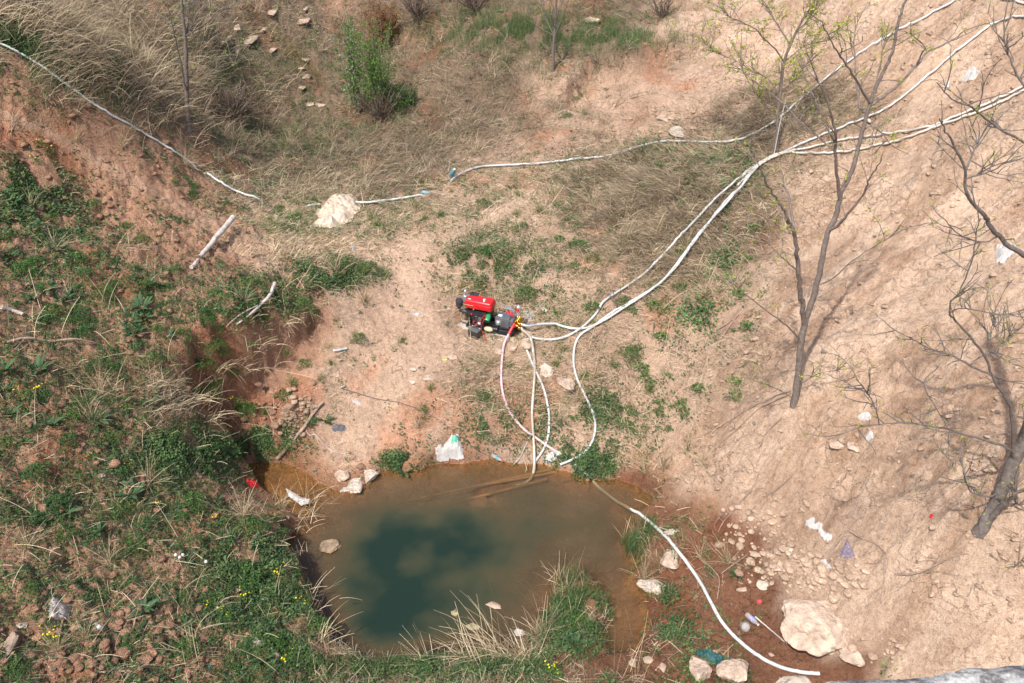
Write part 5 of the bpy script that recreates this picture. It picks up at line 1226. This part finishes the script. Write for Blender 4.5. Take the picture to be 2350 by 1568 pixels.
# soft green grass on the mound, islet reeds, margin plants, ivy on the bank
for (cu, cv, ru, rv, num, L0, kind) in [(1200,70,280,50,9000,.22,'g'),(1430,95,120,25,2600,.2,'g'),(700,330,140,60,1800,.2,'g'),(700,150,60,110,1200,.2,'g'),(200,150,260,110,2500,.35,'g'),(520,180,120,90,1500,.3,'g'),(1200,150,200,60,1500,.18,'g'),(1320,1400,80,80,2600,.20,'g'),(1300,1430,90,60,4200,.04,'l'),(1290,1320,50,40,500,.32,'g'),(1345,1065,60,36,5200,.04,'l'),
      (1380,940,60,50,2600,.045,'l'),(925,1062,45,22,2600,.04,'l'),(1240,980,60,60,900,.05,'l'),(1130,980,50,50,900,.05,'l'),(1440,1250,40,60,900,.22,'g'),(1490,1215,20,30,250,.15,'g'),(1520,1370,40,24,800,.035,'l'),(1545,1450,50,40,1100,.035,'l'),(1640,385,100,55,1700,.05,'i'),(1660,620,40,70,900,.05,'i'),(1590,720,50,60,700,.05,'i'),
      (430,1045,100,50,6500,.05,'l'),(560,1040,60,25,1500,.05,'l'),(640,1380,100,110,6500,.045,'l'),(560,1300,90,80,3600,.045,'l'),(950,1530,260,28,3200,.14,'g'),(1000,1540,260,24,3600,.04,'l'),(760,630,110,35,5200,.05,'l'),(580,690,90,50,4000,.05,'l'),(60,440,120,80,4200,.06,'l'),(120,540,150,80,4200,.06,'l'),(620,1010,60,30,1800,.05,'l'),
      (1100,600,90,60,2600,.05,'l'),(1120,640,80,60,1500,.09,'g'),(1230,640,70,90,1500,.05,'l'),(250,800,260,200,5000,.13,'g'),(350,1150,260,200,5000,.13,'g'),(600,1400,130,110,4000,.12,'g'),(1330,400,110,60,1500,.05,'l'),(1140,560,80,50,1500,.08,'g'),(700,520,140,30,2200,.09,'g'),(900,500,180,30,1800,.09,'g'),(560,270,40,60,700,.2,'g'),(1220,410,110,50,800,.12,'g'),(40,105,70,50,2400,.06,'l'),(1480,345,80,30,600,.05,'i')]:
    uu = rng.normal(cu, ru*.55, num); vv_ = rng.normal(cv, rv*.55, num); p = hit(uu, vv_); cl = (fbm(p[:, 0]*2.6, p[:, 1]*2.6, 3, 97) > -.22) & (p[:, 2] > -.06); p = p[cl]; n = len(p)
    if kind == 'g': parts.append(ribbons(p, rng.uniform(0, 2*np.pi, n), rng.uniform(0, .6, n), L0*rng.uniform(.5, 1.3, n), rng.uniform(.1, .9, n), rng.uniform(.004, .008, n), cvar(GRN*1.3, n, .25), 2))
    else:
        p[:, 2] += rng.uniform(.005, .09 if kind == 'l' else .12, n)*(.5+rng.random(n)); gcol = GRN*(1.0 if kind == 'l' else 1.35)
        tone = 1+.4*fbm(p[:, 0]*3.5, p[:, 1]*3.5, 2, 99); parts.append(leafquads(p, L0*rng.uniform(.5, 1.2, n), cvar(gcol, n, .3)*np.clip(tone, .6, 1.5)[:, None], .8, .5 if kind == 'l' else .85))
V, F_, C = joinm_tri(parts) if False else joinm(parts)
o = link_mesh('ground_cover', np_mesh('ground_cover', V, F_, np.clip(C, 0, 1)), M_PLANT); tag(o, 'green weeds and short grass covering the banks', 'ground cover', kind='stuff')
# clods, crumbs and grit
def scatter(name, protoV, protoF, pos, scl, col, mat, label, cat):
    n = len(pos); k = len(protoV); ang = rng.uniform(0, 2*np.pi, n); ca, sa = np.cos(ang), np.sin(ang); pv = protoV[None]*scl[:, None, :]
    X = pv[..., 0]*ca[:, None]-pv[..., 1]*sa[:, None]; Yy = pv[..., 0]*sa[:, None]+pv[..., 1]*ca[:, None]; V = np.stack([X, Yy, pv[..., 2]], -1)+pos[:, None]
    F_ = (protoF[None]+(np.arange(n)*k)[:, None, None]).reshape(-1, 3)
    me = np_mesh(name, V.reshape(-1, 3), F_, np.repeat(col, k, axis=0), False); o = link_mesh(name, me, mat); return tag(o, label, cat, kind='stuff')
def ico(sub, seed, amp=.35):
    bm = bmesh.new(); bmesh.ops.create_icosphere(bm, subdivisions=sub, radius=1); rr = random.Random(seed)
    V = np.array([tuple(v.co*(1+rr.uniform(-amp, amp*.6))) for v in bm.verts]); F_ = np.array([[v.index for v in f.verts] for f in bm.faces]); bm.free(); return V, F_
x, y, z, u, v, u0, v0 = cands(60000, .03, .62)
ro = look(SRO, u, v); lum = fbm(x*1.6, y*1.6, 3, 101); k = (rng.random(len(x)) < np.clip(.12+.30*ro*(1+1.6*lum), 0, .9)*.62) & (inwater(x, y) > .03); x, y, z, u, v = x[k], y[k], z[k], u[k], v[k]
n = len(x); s_ = .006+.022*rng.random(n)**3.2*(1+1.0*sstep(800, 300, u)); s_ = s_*(1+.4*sstep(500, 200, v))*(1+.35*sstep(1.2, 1.7, look(SRO, u, v))*(rng.random(n) < .35))
cc = look(SCOL, u, v)*rng.uniform(.8, 1.18, (n, 1)); pv_, pf_ = ico(1, 3, .3)
scatter('soil_clods', pv_, pf_, np.stack([x, y, z+s_*.2], 1), np.stack([s_*rng.uniform(.8, 1.5, n), s_*rng.uniform(.8, 1.5, n), s_*rng.uniform(.5, .9, n)], 1), cc, M_SOIL, 'crumbs and clods of dry soil strewn over the ground', 'soil clods')
x, y, z, u, v, u0, v0 = cands(60000, .03, .66); pl = look(SPALE, u, v)
k = (rng.random(len(x)) < pl*np.clip(.15+.8*fbm(x*.8, y*.8, 3, 111), .02, .8)) & (inwater(x, y) > .05); x, y, z, u, v = x[k], y[k], z[k], u[k], v[k]; n = len(x); s_ = .008+.05*rng.random(n)**4
cc = look(SCOL, u, v)*rng.uniform(.82, 1.1, (n, 1)); pv_, pf_ = ico(1, 8, .4)
scatter('crust_flakes', pv_, pf_, np.stack([x, y, z+s_*.1], 1), np.stack([s_*rng.uniform(.8, 1.7, n), s_*rng.uniform(.6, 1.2, n), s_*rng.uniform(.25, .6, n)], 1), cc, M_SOIL, 'thin flakes and crumbs of dried crust on the sand slope', 'soil flakes')
k = rng.random(n) < .16; m_ = int(k.sum())  # dark twig-like slivers added to stand for shadow edges of the crust flakes
V, F_, C = ribbons(np.stack([x[k], y[k], z[k]+.012], 1), rng.uniform(0, 6.28, m_), rng.uniform(1.3, 1.6, m_), rng.uniform(.04, .2, m_), rng.uniform(-.2, .3, m_), rng.uniform(.004, .008, m_), np.array((.20,.13,.09))*rng.uniform(.6, 1.5, (m_, 1)), 2, .5)
o = link_mesh('shade_slivers', np_mesh('shade_slivers', V, F_, C), M_STRAW); tag(o, 'tiny dark twig slivers added to mimic shadow edges of the sand crust', 'twigs', kind='stuff')
# rubble where the slope meets the mud, and grit
gp_ = []
for (cu, cv, ru, rv, num) in [(1800,1290,110,60,170),(1710,1210,70,50,60),(1900,1330,90,40,180),(1560,300,120,60,160),(660,950,70,50,260),(820,1090,40,25,50),(2050,1480,120,40,50),(250,1480,260,90,500),(1500,1530,90,30,120)]:
    p = hit(rng.normal(cu, ru*.55, num), rng.normal(cv, rv*.55, num)); gp_.append(p[p[:, 2] > 0.0])
p = np.vstack(gp_); n = len(p); s_ = .012+.045*rng.random(n)**4.5; uu, vv_ = project(p[:, 0], p[:, 1], p[:, 2]); cc = look(SCOL, uu+60, vv_-40)*rng.uniform(.85, 1.25, (n, 1)); pv_, pf_ = ico(2, 5, .14)
p[:, 2] += s_*.25; scatter('rubble', pv_, pf_, p, np.stack([s_*rng.uniform(.9, 1.6, n), s_*rng.uniform(.8, 1.3, n), s_*rng.uniform(.4, .8, n)], 1), cc, M_SOIL, 'loose rubble of broken loess along the foot of the slope', 'rubble')

# ---- individual plants: one of each kind, then copies
def proto(name, V, F_, C, mat, smooth=False): return np_mesh(name, V, F_, np.clip(C, 0, 1), smooth)
def feather(seed, r, h, n, col, ls=.03):
    g = np.random.default_rng(seed); a = g.uniform(0, 2*np.pi, n); q = np.sqrt(g.random(n))*r*(1+.25*np.sin(a*3+seed)); hh = h*(1-(q/r/1.25)**2)*g.uniform(.35, 1, n)
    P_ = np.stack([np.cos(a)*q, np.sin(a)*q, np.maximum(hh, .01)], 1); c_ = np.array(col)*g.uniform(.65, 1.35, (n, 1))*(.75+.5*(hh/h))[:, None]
    return leafquads(P_, ls*g.uniform(.5, 1.2, n), c_, .9, .42)
def broad(seed, nl, L0, col, wk=.34, up=.5):
    g = np.random.default_rng(seed); V, F_, C = [], [], []; 
    for i in range(nl):
        a = 2*math.pi*i/nl+g.uniform(-.4, .4); L = L0*g.uniform(.55, 1.1); th = g.uniform(.5, 1.1)*(1.1-up*.5); b = g.uniform(.5, 1.1); P_ = np.array((math.cos(a)*.02, math.sin(a)*.02, .02)); o = len(V); k = g.uniform(.75, 1.25)
        for s_ in range(7):
            t_ = s_/6; ww = L*wk*math.sin(math.pi*min(.06+t_*.94, 1))**.8*.5*(1+.12*g.uniform(-1, 1)); an = th+b*t_; side = np.array((-math.sin(a), math.cos(a), 0)); d = np.array((math.cos(a)*math.sin(an), math.sin(a)*math.sin(an), math.cos(an)))
            nn_ = np.cross(d, side)
            V += [P_-side*ww-nn_*ww*.25, P_+nn_*0, P_+side*ww-nn_*ww*.25]; C += [np.array(col)*k, np.array(col)*k*1.25, np.array(col)*k]; P_ = P_+d*L/6
        for s_ in range(6):
            q = o+s_*3; F_ += [(q, q+1, q+4, q+3), (q+1, q+2, q+5, q+4)]
    return np.array(V), np.array(F_), np.array(C)
def tuft(seed, n, L0, cols, t1=.9, b1=1.2, spread=.03, az0=None, azs=3.2, w0=.006, t_0=.05):
    g = np.random.default_rng(seed); cols = np.array(cols); B = np.stack([g.normal(0, spread, n), g.normal(0, spread, n), np.zeros(n)], 1)
    az = (g.uniform(-np.pi, np.pi, n) if az0 is None else az0+g.uniform(-azs, azs, n)); return ribbons(B, az, g.uniform(t_0, t1, n), L0*g.uniform(.45, 1.15, n), g.uniform(.2, b1, n), w0*g.uniform(.7, 1.3, n), cols[g.integers(0, len(cols), n)]*g.uniform(.75, 1.25, (n, 1)), 5)
def flowers(seed, n, r, h, col=(.85,.62,.02), s_=.0125, disc=False):
    g = np.random.default_rng(seed); V, F_, C = [], [], []
    for i in range(n):
        a = g.uniform(0, 6.28); q = r*math.sqrt(g.random()); c_ = np.array((math.cos(a)*q, math.sin(a)*q, h*g.uniform(.8, 1.2))); tilt = g.normal(0, .3, 2); o = len(V); V.append(c_)
        for k_ in range(10): b = k_*math.pi/5; rr_ = s_*(1 if k_ % 2 else .72); V.append(c_+np.array((math.cos(b)*rr_, math.sin(b)*rr_, .004+tilt[0]*math.cos(b)*rr_+tilt[1]*math.sin(b)*rr_)))
        for k_ in range(0, 10, 2): F_.append((o, o+1+k_, o+1+(k_+1)%10, o+1+(k_+2)%10))
        C += [np.array(col)]*11
    return np.array(V), np.array(F_), np.array(C)
MARKS = [(1100,730,'the pump'),(1090,765,'the battery'),(770,490,'the cream sheet'),(1030,1035,'the torn sack'),(1870,1410,'the big boulder'),(1825,920,'the forked tree'),(2254,1212,'the leaning tree'),(433,296,'the upper bare tree'),
 (822,262,'the leafy saplings'),(490,570,'the grey pole'),(590,700,'the forked branch'),(690,990,'the slanting brown stick'),(120,790,'the level brown branch'),(577,1110,'the red bag'),(750,1250,'the rock in the pond'),(820,1110,'the white shore rocks'),
 (137,1397,'the clear plastic bag'),(220,1435,'the pink ended bottle'),(416,1276,'the dandelion clocks'),(665,1505,'the twin clay rocks'),(1305,860,'the flat bank rock'),(1365,990,'the S bend hose'),(1340,1400,'the grass islet'),(1417,705,'the tiny seedling'),
 (1550,298,'the dusty path rock'),(1781,352,'the hose junction'),(1269,163,'the bare sapling'),(1500,1340,'the pointed slab'),(1943,1262,'the purple rag'),(1995,1003,'the paper ball'),(2225,172,'the upper white bag'),(2310,580,'the torn white bag'),
 (1650,1530,'the cream blocks'),(1705,1430,'the clear cup'),(797,803,'the short hose end'),(778,982,'the dark slate scrap'),(550,1345,'the white pointed stone'),(0,105,'the left hose end'),(440,385,'the middle of the left hose'),(1540,600,'the hose bundle'),
 (2137,1187,'the red wrapper'),(1190,1450,'the floating white scrap'),(560,860,'the gully rim'),(735,240,'the valley stones'),(256,1334,'the egg shaped pebble'),(14,1480,'the left edge rock'),(1875,1210,'the white cloth loop'),(1400,930,'the bank weeds'),(1035,405,'the teal bottle'),(20,712,'the branch stump')]
ORD = ['closest','second closest','third closest','fourth closest','fifth closest','sixth closest','seventh closest','eighth closest','ninth closest','tenth closest','eleventh closest','twelfth closest','thirteenth closest','fourteenth closest','fifteenth closest']
def name_each(objs, desc):
    P = np.array([tuple(o.location) for o in objs]); uu, vv_ = project(P[:, 0], P[:, 1], P[:, 2]); inn = (uu > -20) & (uu < 2370) & (vv_ > -20) & (vv_ < 1590)
    D = np.array([np.hypot(uu-m[0], vv_-m[1]) for m in MARKS]); rank = np.where(inn, D, 1e9).argsort(1).argsort(1)
    taken = set()
    for i in sorted(range(len(objs)), key=lambda i: rank[:, i].min()):
        for m in np.lexsort((D[:, i], rank[:, i])):
            if rank[m, i] < len(ORD) and (int(m), int(rank[m, i])) not in taken:
                taken.add((int(m), int(rank[m, i]))); objs[i]['label'] = desc+', '+ORD[rank[m, i]]+' to '+MARKS[m][2]; break
def place(name, mesh, label, cat, group, pts, smin=.7, smax=1.3, child=None):
    first = None; allo = []
    for i, p in enumerate(pts):
        if first is None:
            o = link_mesh(name, mesh, M_PLANT); first = o; tag(o, label, cat, group)
            if child: link_mesh(child[0], child[1], M_PLANT, o)
        else:
            o = first.copy(); COL.objects.link(o)
            for ch in first.children: c_ = ch.copy(); COL.objects.link(c_); c_.parent = o
        s_ = random.uniform(smin, smax); o.location = p; o.rotation_euler = (random.gauss(0, .06), random.gauss(0, .06), random.uniform(0, 6.28)); o.scale = (s_, s_, s_*random.uniform(.85, 1.15)); allo.append(o)
    name_each(allo, label); return first
def sample_pts(n, M, power, umin, umax, vmin, vmax, sink=.01, gap=18):
    out = []; tries = 0; got = []
    while len(out) < n and tries < 12:
        tries += 1; uu = rng.uniform(umin, umax, n*8); vv_ = rng.uniform(vmin, vmax, n*8); k = rng.random(n*8) < look(M, uu, vv_)**power*(1-on_path(uu, vv_)); uu, vv_ = uu[k], vv_[k]
        p = hit(uu, vv_)
        for a, b, q in zip(uu, vv_, p):
            if q[2] < .01 or len(out) >= n: continue
            if any((a-g_[0])**2+(b-g_[1])**2 < gap*gap for g_ in got[-220:]): continue
            got.append((a, b)); out.append((q[0], q[1], q[2]-sink))
    return out
pts_of = lambda L: [tuple(at(u, v, -.01)) for u, v in L]
# feathery weeds: the named ones first
FE = [(325,552),(290,522),(400,622),(512,812),(462,840),(425,765),(1312,508),(1298,482),(215,470),(1300,268),(560,660),(515,690),(845,620),(800,600),(715,965),(1415,935),(445,428),(640,480),(820,780),(700,838),(1200,520),(560,940),(470,905),(500,880)]
allp = pts_of(FE)+sample_pts(120, GR, 2.0, 0, 1720, 420, 1560)
k = len(allp)//3; GT = 'bushy feathery weeds on the slopes'
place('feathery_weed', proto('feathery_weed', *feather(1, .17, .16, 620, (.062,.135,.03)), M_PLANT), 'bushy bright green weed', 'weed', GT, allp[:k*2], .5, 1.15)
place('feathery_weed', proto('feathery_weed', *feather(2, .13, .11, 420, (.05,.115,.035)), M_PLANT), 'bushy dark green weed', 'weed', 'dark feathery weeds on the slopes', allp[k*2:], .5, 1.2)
BR = [(70,690),(110,670),(150,690),(60,655),(20,590),(180,680),(30,470),(80,480),(950,1072),(930,1085),(300,740),(330,715),(710,975),(745,965),(150,1180),(100,1200),(330,1400),(360,1385),(500,1150),(1320,1480),(1340,1460),(340,655),(370,660),(1690,1320)]
bp3 = pts_of(BR)+sample_pts(30, GR, 2.2, 0, 700, 420, 1560)
place('dock_plant', proto('dock_plant', *broad(3, 14, .19, (.062,.115,.05), .30), M_PLANT, True), 'broad leaved green dock', 'plant', 'broad leaved plants on the left bank', bp3, .45, 1.1)
IV = sample_pts(70, GR, 1.6, 1280, 1760, 330, 1000)
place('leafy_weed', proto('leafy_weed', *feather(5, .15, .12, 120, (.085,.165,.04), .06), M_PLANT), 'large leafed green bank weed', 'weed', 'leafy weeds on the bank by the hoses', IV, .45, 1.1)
GTU = sample_pts(110, GR, 1.2, 560, 1500, 380, 1080)
place('grass_tuft', proto('grass_tuft', *tuft(6, 70, .15, [(.10,.19,.05),(.14,.22,.06),(.30,.27,.12)], .9, 1.1, .025), M_PLANT), 'small green grass tuft', 'grass tuft', 'green grass tufts on the ledge and saddle', GTU, .5, 1.2)
DT = sample_pts(90, DR, 1.2, 0, 1700, 300, 1500)
place('dry_tussock', proto('dry_tussock', *tuft(7, 60, .42, [(.52,.41,.26),(.40,.31,.19),(.60,.50,.33)], 1.1, 1.3, .03), M_STRAW), 'arching dry grass tuft', 'dry grass tuft', 'dry grass tufts on the slopes', DT, .5, 1.2)
# flowering plants
FL = [(95,335),(115,350),(85,372),(345,1150),(365,1165),(660,1520),(555,1025),(60,910),(90,905),(410,765),(545,925),(490,1390),(520,1420),(560,1375),(1262,1540),(1275,1548),(640,1320),(700,1390),(1332,220),(1320,228),(290,940),(300,1070),(215,1050),(110,1465),(130,1470),(505,1200),(640,1190),(400,420),(30,120)]
place('yellow_flowered_weed', proto('yellow_flowered_weed', *feather(8, .10, .10, 160, (.09,.18,.04)), M_PLANT), 'yellow flowered weed', 'flowering weed', 'yellow flowering weeds on the banks', pts_of(FL), .6, 1.1,
      ('flowers', proto('flowers', *flowers(9, 5, .10, .13), M_PLANT)))
for i, (u, v) in enumerate([(408,1276),(417,1281),(424,1276),(477,1291)]):
    p = at(u, v+12); o = empty('dandelion', p); tag(o, ['white dandelion clock, leftmost of the tight three on the left bank','white dandelion clock in the middle of the tight three','white dandelion clock, rightmost of the tight three','single dandelion clock a little right of the tight three'][i], 'dandelion')
    MB().tube([(0,0,0),(.003,0,.05),(0,.003,.09)],.003,6).build('stalk', simple('stalk', (.12,.2,.06)), o); MB().ell((0,0,.105),(.02,.02,.02),12).build('seed_head', simple('seed_head', (.55,.55,.52), .9, 0, .3, 80), o)
# straws leaning over the water and the gully: each clump by hand
SC3 = [(.60,.49,.32),(.50,.39,.24),(.66,.56,.38),(.42,.32,.2)]
for i, (u, v, n_, L0, az0, azs, t0_, t1, b1, lab) in enumerate([
  (705,1165,70,.55,.3,1.3,.5,1.2,1.0,'spray of dry stalks fanning over the shallow corner of the pond'),
  (690,1195,60,.45,-.2,1.2,.7,1.3,.8,'dry stalks reaching right over the dark cut bank'),
  (735,1470,50,.5,-.4,1.5,.4,1.2,1.1,'long dry stems hanging over the near left pond rim'),
  (715,1380,45,.45,1.4,1.4,.6,1.2,.9,'dry stems trailing down the cut bank edge halfway along'),
  (1150,1505,85,.85,2.7,.75,.45,1.3,1.7,'big fan of bleached straws sweeping left over the green water'),
  (1090,1515,60,.75,2.8,.8,.7,1.4,1.3,'bleached straw fan left of the biggest fan at the bottom rim'),
  (1200,1515,60,.5,1.8,1.0,.6,1.2,.8,'shorter straws at the right end of the bottom rim'),
  (980,1525,45,.55,3.0,.9,1.0,1.5,.6,'flat straw bundle on the bottom rim under the dark water'),
  (1285,1345,45,.42,2.2,1.5,.2,1.1,.5,'straw stems rising from the grass islet at its top'),
  (1305,1340,22,.62,2.0,1.6,.0,.35,.25,'tall thin upright stalks on top of the grass islet'),
  (1230,1365,40,.5,2.9,.5,1.1,1.5,.2,'straws lying flat on the water left of the islet'),
  (1330,1420,40,.35,2.0,2.5,.3,1.1,.8,'dry stems mixed into the middle of the islet'),
  (560,860,34,.55,-.1,.9,.5,1.1,1.8,'dry stems arching over the gully from its middle rim'),
  (500,850,40,.45,-.4,1.0,.6,1.2,1.5,'dry stems arching over the gully left of the middle'),
  (440,925,60,.5,-.6,1.2,.6,1.3,1.2,'tangle of dry stems at the left head of the gully'),
  (480,965,50,.5,-.2,1.3,.5,1.2,1.0,'dry stems drooping at the lowest lip of the gully'),
  (600,790,50,.35,-1.0,1.2,.6,1.3,1.5,'straw fringe on the upper rim of the gully'),
  (700,715,60,.3,-1.3,1.0,.8,1.5,1.3,'straw fringe hanging at the right head of the gully'),
  (650,740,60,.3,-1.3,1.0,.8,1.5,1.3,'straw fringe hanging left of the right head of the gully'),
  (740,690,50,.28,-1.3,1.0,.8,1.5,1.3,'straw fringe at the far right tip of the gully'),
  (820,640,50,.25,-1.5,1.2,.6,1.3,1.2,'dry fringe at the edge of the weedy lip by the path'),
  (640,1160,40,.5,.6,1.3,.3,1.1,.9,'dry stalks standing over the red bag by the inlet'),
  (290,1190,30,.4,2.0,1.5,.3,1.2,.8,'loose dry stems midway down the left bank'),
  (250,900,36,.5,-1.0,1.5,.2,1.2,.8,'loose dry stems in the middle of the left slope'),
  (430,1500,40,.4,2.3,1.2,.4,1.2,.8,'dry stems lying near the bottom of the left bank'),
  (1450,1230,26,.35,1.2,1.5,.2,.9,.6,'reedy straws at the right edge of the pond'),
  (1440,1560,14,.75,1.2,.6,.2,.7,.3,'tall single straws standing at the bottom edge right of the islet'),
  (870,1545,30,.45,2.7,1.2,.9,1.4,.8,'straws on the bottom rim at its left end'),
  (1210,660,34,.35,1.8,1.5,.1,.9,.6,'pale straw tuft above the pump on the bank'),
  (760,330,40,.8,.6,1.4,.1,.9,.9,'tall loose straws in the valley before the saplings'),
  (850,290,34,.9,-.2,1.4,.2,1.0,1.0,'tall loose straws at the foot of the leafy saplings'),
  (600,290,30,.9,.5,1.2,.2,.9,.8,'tall straws in the dark part of the valley side')]):
    p = at(u, v, -.01); me = proto('straw_clump', *tuft(50+i, int(n_*(.65 if v < 1450 else .8)), L0*.95, SC3 if v > 340 else [(.40,.31,.2),(.3,.23,.15)], t1, b1*1.15, .09, az0, azs*1.35, .008, t0_*.8), M_STRAW); o = link_mesh('straw_clump', me, M_STRAW, None, p); tag(o, lab, 'dry stalks')
# small stones on bare soil
SP3 = sample_pts(110, (1-GR)*(1-DR), 1.0, 120, 2300, 250, 1540, 0.0, 40)
mats3 = [M_STONE, M_LIME, M_LIMEW]
for kk in range(3):
    me = rock_mesh(600+kk, 2, 7, .12); first = None; ss = []
    for p in SP3[kk::3]:
        if first is None: o = first = link_mesh('small_stone', me, mats3[kk]); tag(o, ['small brownish stone lying on bare soil','small cream stone lying on bare soil','small whitish stone lying on bare soil'][kk], 'stone', ['small brownish stones','small cream stones','small whitish stones'][kk])
        else: o = first.copy(); COL.objects.link(o)
        s_ = random.uniform(.012, .038); o.location = (p[0], p[1], p[2]+s_*.25); o.scale = (s_*1.3, s_, s_*.65); o.rotation_euler = (0, 0, random.uniform(0, 6.28)); ss.append(o)
    name_each(ss, ['small brownish stone','small cream stone','small whitish stone'][kk])
